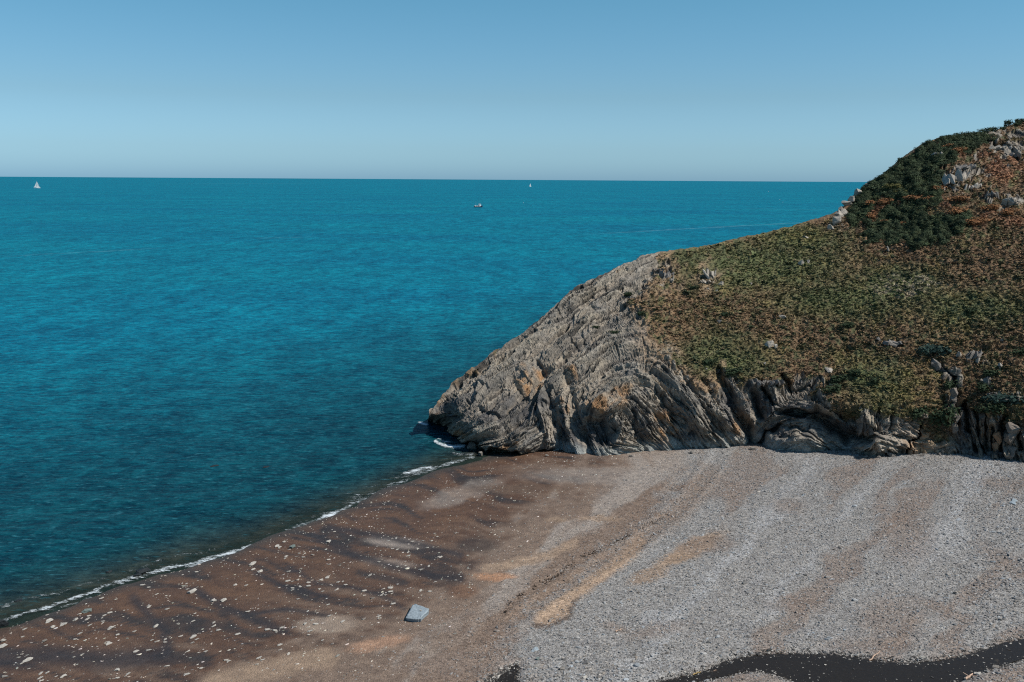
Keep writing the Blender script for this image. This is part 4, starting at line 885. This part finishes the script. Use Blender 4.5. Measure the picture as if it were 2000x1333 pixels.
# larger stones lying about the sand
ST_ = [(375, 1157, .62, .40, M_bright, "bright white flat stone on the sand left of centre, largest of its kind"), (494, 1103, .62, .25, M_bright, "long pale stone just behind the surf line"), (571, 1071, .55, .4, M_green, "green-grey stone on the sand near the surf"), (170, 1197, .62, .35, M_green, "teal-grey stone at the water's edge"),
       (95, 1216, .50, .32, M_bright, "pale stone on the sand at far left below the surf"), (123, 1221, .50, .28, M_bright, "pale slanting stone right of the far-left pale stone"), (7, 1253, .30, .38, M_bright, "pale stone at the very left edge"), (8, 1262, .5, .22, M_bright, "long pale stone under the one at the left edge"),
       (148, 1212, .3, .25, M_bright, "small pale stone below the teal-grey stone"), (104, 1226, .3, .2, M_bright, "small round pale stone at far left"), (216, 1229, .4, .28, M_bright, "pale stone left of a brown sand bar"), (212, 1258, .4, .2, M_bright, "flat pale stone in the dark gravel"), (54, 1290, .55, .22, M_bright, "long pale stone in the dark gravel at lower left"), (87, 1254, .3, .3, M_grey, "grey stone at the end of the brown sand bar"),
       (304, 1224, .4, .2, M_bright, "slanting pale stone at the edge of a brown sand bar"), (541, 1069, .42, .25, M_bright, "pale stone left of the green-grey stone"), (642, 1060, .45, .28, M_bright, "pale stone in the dark gravel by the surf"), (640, 1129, .35, .25, M_bright, "cream stone in the dark streak of gravel"), (508, 1117, .4, .22, M_bright, "pale stone below the long pale stone"), (437, 1173, .4, .25, M_bright, "rounded pale stone among pebbles"), (417, 1174, .4, .22, M_bright, "flat pale stone left of the rounded one"),
       (460, 1143, .3, .2, M_bright, "small pale stone on brown sand"), (125, 1321, .35, .2, M_bright, "slanting pale stone at the lower left corner"), (230, 1309, .4, .2, M_bright, "pale stone low on the left beach"), (376, 1246, .5, .2, M_bright, "long pale stone at the rim of the dark gravel"), (1978, 985, .75, .25, M_slab, "blue-white slab on the shingle at the right edge"), (1982, 980, .7, .2, M_slab, "second blue-white slab, propped behind the first"),
       (1045, 1270, .5, .2, M_slab, "flat grey stone at the left tip of the coarse shingle"), (1050, 1288, .3, .22, M_green, "greenish stone in the coarse shingle"), (1098, 1308, .4, .25, M_grey, "dark-edged stone in the coarse shingle"), (1143, 1325, .35, .25, M_bright, "pale round stone low in the coarse shingle"), (1168, 1326, .35, .25, M_grey, "grey round stone low in the coarse shingle"),
       (1947, 1279, .36, .2, M_bright, "cream stone standing in the stream"), (1927, 1292, .3, .22, M_grey, "grey stone in the stream edge"), (1924, 1300, .3, .25, M_grey, "round grey stone at the stream edge"), (1918, 1298, .16, .15, M_bright, "small white stone left of the round grey stone"), (1935, 1302, .25, .2, M_bright, "small pale stone right of the round grey stone"), (1957, 1293, .3, .2, M_grey, "leaning grey stone on the stream bank"), (1945, 1299, .55, .25, M_grey, "wide grey stone on the stream bank"), (1906, 1311, .3, .18, M_bright, "flat pale stone by the driftwood"), (1911, 1316, .36, .2, M_bright, "pale stone touching the bank below the driftwood"), (1975, 1283, .3, .2, M_grey, "grey stone at the right end of the stream"), (1930, 1309, .4, .2, M_grey, "stone at the foot of the stream bank"), (1965, 1276, .18, .15, M_bright, "tiny pale stone in the stream at right"), (1990, 1276, .16, .12, M_bright, "tiny white stone in the stream near the right edge")]
for k, (x, y, w_, h_, m_, lab) in enumerate(ST_):
    sz = 1.15
    boulder("stone", on_beach(x, y), (w_ * sz, w_ * .62 * sz, h_ * .55 * sz), m_, lab, 'stone', rot=(.12, -.1, .6 + .4 * random.random()), seed=300 + k, sink=.1)
for k, (x, y, w_, h_, lab) in enumerate([(281, 1119, 1.2, .5, "black rock awash in the shallows off the left beach"), (268, 1126, .6, .3, "low black rock beside the awash rock"), (4, 1222, 1.0, .9, "black rock at the left edge of the waterline"), (488, 1086, .9, .35, "dark flat rock lying at the surf line"), (36, 1175, .6, .2, "dark patch of rock in the left shallows"), (213, 1118, .5, .2, "small dark rock showing in the shallows"), (418, 911, 1.0, .16, "dark rock breaking the surface offshore"), (518, 913, .9, .12, "second dark rock breaking the surface offshore")]):
    p = at_z(x, y, 0.0); boulder("rock", Vector(p), (w_, w_ * .6, h_), M_dark, lab, rot=(0, 0, .6), seed=400 + k, sink=.35)
# scattered larger stones nothing in the photo tells apart
forms = [craggy("stone", .5, .32, .16, 600 + k, 1, 16) for k in range(4)]
for f_ in forms: f_.materials.append(M_bright)
cnt = 0; r = random.Random(12)
while cnt < 170:
    x = r.uniform(0, 900); y = r.uniform(1040, 1333)
    t = float(tz(np.array(x), np.array(y)))
    if t < .06 or t > 1.05 or float(fbm(np.array(x / 40), np.array(y / 22), None, 201, 3)) < -.05: continue
    if abs(x - 815) < 32 and abs(y - 1203) < 24: continue
    o = bpy.data.objects.new("stone", forms[cnt % 4]); COL.objects.link(o); s = r.uniform(.22, .42) * (1 if y > 1100 else .9)
    o.location = on_beach(x, y) + Vector((0, 0, .02)); o.scale = (s, s * .8, s * .9); o.rotation_euler = (r.gauss(0, .15), r.gauss(0, .15), r.gauss(.75, .35))
    near_ = "close to the surf" if t < .35 else "in mid sand" if t < .7 else "towards dry shingle"
    side_ = "at the left end of the beach" if x < 300 else "below the long surf line" if x < 600 else "near the big slab"
    tag(o, "small pale stone " + near_ + " " + side_, 'stone', 'pale flat stones scattered over the wet sand'); cnt += 1

# ------------------------------------------------------------------ driftwood
def bar(bm, a, b2, r1, r2, n=6):
    a = Vector(a); b2 = Vector(b2); d = (b2 - a).normalized(); e = d.orthogonal().normalized(); f = d.cross(e)
    A = [bm.verts.new(a + (e * math.cos(6.283 * k / n) + f * math.sin(6.283 * k / n)) * r1) for k in range(n)]
    Bv = [bm.verts.new(b2 + (e * math.cos(6.283 * k / n) + f * math.sin(6.283 * k / n)) * r2) for k in range(n)]
    for k in range(n): bm.faces.new((A[k], A[(k + 1) % n], Bv[(k + 1) % n], Bv[k]))
    bm.faces.new(A[::-1]); bm.faces.new(Bv)
M_wood = simple("bleached_wood", (.46, .31, .22), .8, .25, 10); M_straw = simple("yellow_wood", (.48, .32, .12), .8, .25, 10)
def stick(p0, p1, rad, mat, label, branch=False):
    A = on_beach(*p0) + Vector((0, 0, rad + .02)); Bq = on_beach(*p1) + Vector((0, 0, rad + .06))
    bm = bmesh.new(); prev = Vector((0, 0, 0)); d = Bq - A; nseg = 5; s_ = Vector((-d.y, d.x, 0)).normalized()
    for k in range(nseg):
        nx = d * ((k + 1) / nseg) + s_ * random.uniform(-.04, .04) + Vector((0, 0, random.uniform(0, .04)))
        bar(bm, prev, nx, rad * (1 - .1 * k), rad * (1 - .1 * (k + 1))); prev = nx
    if branch: bar(bm, d * .5, d * .5 + s_ * .35 + Vector((0, 0, .12)), rad * .6, rad * .3); bar(bm, d * .7, d * .7 - s_ * .3 + Vector((0, 0, .08)), rad * .5, rad * .25)
    me = bpy.data.meshes.new("driftwood"); bm.to_mesh(me); bm.free(); o = link("driftwood", me, mat); o.location = A; tag(o, label, 'driftwood')
stick((1698, 1286), (1718, 1276), .05, M_wood, "pale driftwood stick pointing out of the stream edge"); stick((1354, 1314), (1368, 1309), .035, M_straw, "upper yellow stick at the stream's left end")
stick((1348, 1320), (1368, 1323), .035, M_straw, "lower yellow stick at the stream's left end"); stick((1371, 1316), (1382, 1319), .035, M_wood, "short orange twig right of the yellow sticks"); stick((1886, 1327), (1900, 1313), .07, M_wood, "forked piece of pale driftwood on the stream bank", True)
stick((1202, 1236), (1215, 1233), .05, M_wood, "short white stick lying on the middle shingle"); stick((1393, 1306), (1400, 1304), .08, M_wood, "stub of pale wood at the stream's upper edge")

# ------------------------------------------------------------------ bushes
def leafmat(name, col):
    b = NB(name); geo = b.n('ShaderNodeNewGeometry').outputs['Position']; nz = b.noise(geo, 2.2, 4, .7)
    c = b.mix(b.ramp(nz, .3, .7), tuple(x * .55 for x in col), tuple(x * 1.6 for x in col)); return finish(b, principled(b, c, .85, .12).outputs[0])
M_lg = leafmat("gorse_foliage", (.030, .044, .022)); M_lb = leafmat("blue_green_foliage", (.030, .052, .042)); M_lr = leafmat("dead_bracken", (.23, .11, .05)); M_ly = leafmat("yellow_green_foliage", (.095, .09, .032)); M_stem = simple("bush_stem", (.08, .055, .035), .9)
def bushmesh(seed, n=420, leaf=.10):
    r = random.Random(seed); bm = bmesh.new(); lobes = [(Vector((r.uniform(-.6, .6), r.uniform(-.4, .4), r.uniform(.2, .62))), r.uniform(.28, .5)) for _ in range(7)]
    for i in range(n):
        c, q = r.choice(lobes); v = Vector((r.gauss(0, 1), r.gauss(0, 1), r.gauss(.15, 1))).normalized(); p = c + v * q * r.uniform(.6, 1.12); p.z = max(p.z, -.05)
        nrm = (v + Vector((r.uniform(-.7, .7), r.uniform(-.7, .7), r.uniform(-.5, .9)))).normalized(); e = nrm.orthogonal().normalized(); f = nrm.cross(e); s = leaf * r.uniform(.5, 1.4)
        bm.faces.new([bm.verts.new(p + e * s * math.cos(k * 2.094 + i) + f * s * math.sin(k * 2.094 + i)) for k in range(3)])
    me = bpy.data.meshes.new("foliage"); bm.to_mesh(me); bm.free(); return me
bm = bmesh.new()
for k in range(5):
    a_ = k * 1.3; bar(bm, (0, 0, -.25), (.4 * math.cos(a_), .3 * math.sin(a_), .45), .035, .012, 5)
stem_me = bpy.data.meshes.new("stem"); bm.to_mesh(stem_me); bm.free(); stem_me.materials.append(M_stem)
protos = {}
def bush(px, py, wm, hm, mat, label, name="gorse_bush", cat='bush', group=None):
    key = (mat.name, random.randint(0, 2))
    if key not in protos: m_ = bushmesh(hash(key[1]) % 50 + 5 * len(protos)); m_.materials.append(mat); protos[key] = m_
    e = bpy.data.objects.new(name, None); COL.objects.link(e); e.location = head_at(px, py); e.scale = (wm, wm * .8, hm); e.rotation_euler = (0, 0, random.uniform(-.5, .5)); tag(e, label, cat, group)
    f_ = bpy.data.objects.new("foliage", protos[key]); COL.objects.link(f_); f_.parent = e; s_ = bpy.data.objects.new("stem", stem_me); COL.objects.link(s_); s_.parent = e
BU = [(1822, 698, 2.2, 1.6, M_lb, "blue-green bush above the grey boulder on the right slope"), (1838, 828, 2.2, 2.2, M_lg, "dark bush growing in the gully at the cliff foot"), (1800, 815, 1.4, 1.4, M_lg, "smaller dark bush left of the gully bush"), (1858, 762, 1.3, 1.0, M_lg, "dark bush against the left side of the block pillar"),
      (1645, 745, 1.5, .9, M_lg, "dark low bush above the cliff, right of the white flat stone"), (1625, 766, 1.4, .9, M_lg, "dark low bush just above the broken cliff"), (1676, 735, 1.4, .9, M_lg, "dark round bush on the yellow-green slope"), (1712, 748, 1.1, .7, M_lg, "small dark bush right of the round one"), (1380, 552, .01, .01, M_lg, None), (1358, 567, .9, .6, M_lg, "small dark bush left below the lone outcrop"),
      (1962, 790, 2.4, 1.4, M_lb, "blue-green bushes under the toothed ledge"), (1940, 805, 1.8, 1.2, M_lg, "dark bush above the orange-headed pillar"), (1925, 762, 1.4, .9, M_lg, "dark bush beside the upright stones"), (1945, 735, 1.4, .9, M_lg, "dark bush above the upright stones"), (1740, 372, 1.8, 1.1, M_ly, "yellow-green bush at the foot of the dark gorse"), (1758, 380, 1.2, .8, M_ly, "smaller yellow-green bush right of the first"), (1790, 352, 1.5, 1.0, M_lg, "dark gorse bush standing proud in the thicket"),
      (1440, 733, 1.6, .8, M_lg, "dark low bush right of the gully head"), (1390, 712, 1.3, .6, M_lg, "dark low bush left of the gully head"), (1202, 652, 1.0, .7, M_lg, "green bush alone on the upper rock"), (1255, 612, .9, .6, M_lg, "small green bush at the rock and scree edge"), (1166, 637, .7, .5, M_lg, "little green bush high on the rock face"), (1230, 575, 1.0, .6, M_lg, "green cushion plant near the top of the rock"),
      (1420, 620, 1.0, .6, M_lg, "dark tussock bush on the left grass"), (1655, 640, 1.1, .6, M_lg, "dark tussock bush in the middle slope"), (1903, 610, 1.2, .6, M_lg, "dark tussock bush on the right slope"), (1990, 690, 1.3, .7, M_lg, "dark tussock bush at the right edge")]
for x, y, w_, h_, m_, lab in BU:
    if lab: bush(x, y, w_, h_, m_, lab)
for x, y, w_, h_, lab in [(1945, 255, 1.5, .8, "low shrub on the skyline left of the hilltop"), (1962, 251, 1.0, .6, "small shrub between the two taller skyline shrubs"), (1971, 247, 1.0, 1.4, "tallest pointed shrub on the skyline"), (1985, 246, 1.4, .7, "rounded shrub right of the tallest skyline shrub"), (1997, 243, 1.5, 1.1, "shrub on the skyline at the right edge"), (1762, 316, .9, .9, "tiny shrub poking out of the skyline slope"), (1925, 257, 1.4, .8, "leftmost low shrub of the skyline row")]:
    bush(x, y, w_, h_, M_lg, lab, "skyline_shrub", 'shrub', 'shrubs on the skyline')
BR = [(1726, 398, 1.5, .9, "rust bracken clump at the left end of the gorse slope"), (1698, 402, 1.3, .8, "rust bracken clump nearest the spine of rocks"), (1700, 425, 1.2, .7, "rust bracken clump below the first two"), (1789, 385, 2.4, .9, "widest rust bracken clump between the two gorse patches"), (1830, 372, 1.6, .6, "rust bracken clump under the pale outcrop"), (1812, 392, 1.2, .6, "small bracken clump right of the widest one"),
      (1866, 392, 2.0, .8, "rust bracken clump below the lower pale slabs"), (1866, 418, 1.8, 1.0, "pinkish bracken mound at the right of the dark gorse"), (1902, 438, 2.2, .9, "bright orange bracken clump in the brown slope"), (1932, 412, 1.6, .9, "orange bracken clump under the small upright slabs"), (1968, 420, 1.6, .8, "orange bracken clump below the blunt outcrop"), (1745, 432, 1.0, .5, "small orange bracken tuft inside the dark gorse"), (1762, 438, .8, .5, "second small orange bracken tuft inside the dark gorse"), (1850, 290, 1.2, .8, "bracken clump in the upper gorse"), (1870, 300, 1.4, .8, "bracken clump near the top of the brown slope"), (1728, 440, .8, .4, "lowest orange bracken tuft in the gorse")]
for x, y, w_, h_, lab in BR: bush(x, y, w_, h_, M_lr, lab, "bracken_clump", 'bracken')

# ------------------------------------------------------------------ boats
def sailmat():
    b = NB("sail_cloth"); p = principled(b, (.84, .84, .82), .7, .2); t = b.n('ShaderNodeBsdfTranslucent'); t.inputs[0].default_value = (.84, .84, .82, 1)
    m = b.n('ShaderNodeMixShader'); m.inputs[0].default_value = .45; b.l(p.outputs[0], m.inputs[1]); b.l(t.outputs[0], m.inputs[2]); return finish(b, m.outputs[0])
M_white = simple("white_paint", (.8, .8, .78), .35, .05); M_sail = sailmat(); M_navy = simple("dark_blue_hull", (.02, .02, .05), .4, .2); M_glass = simple("dark_window", (.01, .012, .014), .1, .1); M_alu = simple("grey_spar", (.45, .45, .45), .4, .1); M_deck = simple("deck", (.45, .40, .38), .7, .1); M_red = simple("antifoul_red", (.25, .04, .03), .6, .1)
def hullmesh(L, Bm, fb, dr, stern=.7, sheer=.25, rake=.12):
    bm = bmesh.new(); ns = 15; rows = []
    for i in range(ns):
        t = i / (ns - 1); wd = Bm / 2 * (stern + (1 - stern) * math.sin(min(1, t * 2.0) * math.pi / 2)) * (1 - max(0, (t - .45) / .55) ** 2.2); wd = max(wd, .01)
        x = (t - .5) * L; top_ = fb * (1 + sheer * (t - .4) ** 2 * 4); k = rake * L * (t ** 3)
        rows.append([bm.verts.new((x + k * a_, s * wd * b2, z)) for a_, b2, s, z in ((1, 1, -1, top_), (.6, .93, -1, top_ * .45), (.2, .75, -1, 0), (0, .35, -1, -dr), (0, .35, 1, -dr), (.2, .75, 1, 0), (.6, .93, 1, top_ * .45), (1, 1, 1, top_))])
    for i in range(ns - 1):
        for j in range(7): bm.faces.new((rows[i][j], rows[i + 1][j], rows[i + 1][j + 1], rows[i][j + 1]))
        bm.faces.new((rows[i][7], rows[i + 1][7], rows[i + 1][0], rows[i][0]))
    bm.faces.new(rows[0]); bm.faces.new(rows[-1][::-1]); bmesh.ops.recalc_face_normals(bm, faces=bm.faces)
    me = bpy.data.meshes.new("hull"); bm.to_mesh(me); bm.free(); return me
def sailmesh(name, pts, belly):
    """thin curved cloth between tack, clew and head"""
    a_, b2, c2 = [Vector(p) for p in pts]; bm = bmesh.new(); n = 8; g_ = []
    for s_ in (0, .03):
        lay_ = []
        for i in range(n + 1):
            row = []
            for j in range(n + 1):
                u = i / n; v = j / n; p = (a_.lerp(b2, v)).lerp(c2, u); p = p + Vector((0, belly * math.sin(math.pi * v) * (1 - u) * math.sin(math.pi * min(1, u + .25)) + s_, 0)); row.append(bm.verts.new(p))
            lay_.append(row)
        for i in range(n):
            for j in range(n): bm.faces.new((lay_[i][j], lay_[i][j + 1], lay_[i + 1][j + 1], lay_[i + 1][j]))
    me = bpy.data.meshes.new(name); bm.to_mesh(me); bm.free(); return me
def boxm(name, sx, sy, sz, bev=.08, taper=1):
    bm = bmesh.new(); bmesh.ops.create_cube(bm, size=1)
    for v in bm.verts:
        k = taper if v.co.z > 0 else 1; v.co = Vector((v.co.x * sx * k, v.co.y * sy * k, v.co.z * sz))
    bmesh.ops.bevel(bm, geom=bm.edges[:], offset=bev, segments=2, affect='EDGES')
    me = bpy.data.meshes.new(name); bm.to_mesh(me); bm.free(); return me
def tubem(name, a_, b2, r1, r2):
    bm = bmesh.new(); bar(bm, a_, b2, r1, r2, 8); me = bpy.data.meshes.new(name); bm.to_mesh(me); bm.free(); return me
def sailboat(px, py, L, Hm, rz, label, jib=True, thin=False):
    p = at_z(px, py, 0.0); e = bpy.data.objects.new("sailing_boat", None); COL.objects.link(e); e.location = Vector(p); e.rotation_euler = (R(3), 0, rz); tag(e, label, 'sailing boat')
    link("hull", hullmesh(L, L * .28, L * .085, L * .05), M_white, e)
    c = link("cabin", boxm("cabin", L * .34, L * .17, L * .07, .12, .85), M_white, e); c.location = (.02 * L, 0, L * .12)
    w2 = link("cabin_window", boxm("cabin_window", L * .26, L * .172, L * .025, .03), M_glass, c)
    link("mast", tubem("mast", (L * .08, 0, 0), (L * .08, 0, Hm), .12, .07), M_alu, e); link("boom", tubem("boom", (L * .08, 0, L * .19), (-L * .40, 0, L * .19), .09, .08), M_alu, e)
    link("mainsail", sailmesh("mainsail", ((L * .07, 0, L * .20), (-L * .42, 0, L * .20), (L * .075, 0, Hm * .98)), L * .05), M_sail, e)
    if jib: link("jib", sailmesh("jib", ((L * .52, 0, L * .12), (L * .02, 0, L * .16), (L * .095, 0, Hm * .90)), L * .04), M_sail, e)
    link("rudder", boxm("rudder", L * .04, .1, L * .09, .03), M_white, e).location = (-L * .5, 0, -.1)
sailboat(72, 368, 14.5, 18.5, .45, "larger white sailing boat with both sails up, far out at left")
sailboat(1035.5, 365, 11, 14.5, .7, "small white sailing boat near the middle of the horizon", True)
def fishing_boat(px, py, L):
    p = at_z(px, py, 0.0); e = bpy.data.objects.new("fishing_boat", None); COL.objects.link(e); e.location = Vector(p); e.rotation_euler = (0, 0, .4); tag(e, "small dark-hulled fishing boat with white wheelhouse at its bow", 'fishing boat')
    link("hull", hullmesh(L, L * .36, L * .13, L * .08, .85, .6), M_navy, e); link("rubbing_strake", tubem("rubbing_strake", (-L * .5, -L * .172, L * .135), (L * .2, -L * .18, L * .14), .07, .07), M_white, e)
    wh = link("wheelhouse", boxm("wheelhouse", L * .26, L * .26, L * .24, .1, .9), M_white, e); wh.location = (L * .2, 0, L * .26)
    link("window", boxm("window", L * .06, L * .262, L * .11, .03), M_glass, wh).location = (-L * .07, 0, .02); link("window", boxm("window", L * .05, L * .255, L * .07, .03), M_glass, wh).location = (L * .07, 0, .04)
    rf = link("wheelhouse_roof", boxm("wheelhouse_roof", L * .36, L * .30, L * .03, .05), M_white, e); rf.location = (L * .17, 0, L * .395)
    link("mast", tubem("mast", (-L * .3, 0, L * .1), (-L * .3, 0, L * .78), .06, .04), M_alu, e); link("aerial", tubem("aerial", (L * .2, 0, L * .4), (L * .2, 0, L * .62), .03, .02), M_alu, e)
    for k, (x, y, s_, m_) in enumerate([(-.42, -.05, .14, M_white), (-.30, .06, .12, M_white), (-.15, -.06, .13, M_deck), (-.02, .05, .12, M_white)]):
        o = link("fish_box", boxm("fish_box", L * s_, L * .12, L * .10, .06), m_, e); o.location = (x * L, y * L, L * .17)
    link("stern_gantry", tubem("stern_gantry", (-L * .46, -L * .12, L * .3), (-L * .46, L * .12, L * .3), .06, .06), M_white, e); link("gantry_post", tubem("gantry_post", (-L * .46, -L * .12, L * .1), (-L * .46, -L * .12, L * .3), .05, .05), M_white, e); link("gantry_post", tubem("gantry_post", (-L * .46, L * .12, L * .1), (-L * .46, L * .12, L * .3), .05, .05), M_white, e)
fishing_boat(934, 405.5, 8.8)
for x, y, s_, lab in [(1232.5, 353.8, 14, "far white motor launch, a bright speck just under the horizon")]:
    p = at_z(x, y, 0.0); e = bpy.data.objects.new("motor_launch", None); COL.objects.link(e); e.location = Vector(p); tag(e, lab, 'boat'); link("hull", hullmesh(s_ * 1.6, s_ * .5, s_ * .2, s_ * .1), M_white, e); link("cabin", boxm("cabin", s_ * .7, s_ * .4, s_ * .35, .2, .8), M_white, e).location = (0, 0, s_ * .35)
for x, y, lab in [(1501, 375, "farthest white buoy off the headland"), (1523, 390.5, "middle white buoy off the headland"), (1529, 395.5, "nearest white buoy off the headland"), (1022, 396.5, "white buoy right of the fishing boat")]:
    p = at_z(x, y, 0.0); s_ = p[1] / 1900 * .8; e = bpy.data.objects.new("buoy", None); COL.objects.link(e); e.location = Vector(p); tag(e, lab, 'buoy', 'white buoys on the sea')
    bm = bmesh.new(); bmesh.ops.create_icosphere(bm, subdivisions=2, radius=s_ * .6); me = bpy.data.meshes.new("float"); bm.to_mesh(me); bm.free(); link("float", me, M_white, e); link("pole", tubem("pole", (0, 0, 0), (0, 0, s_ * 1.2), s_ * .12, s_ * .08), M_white, e)
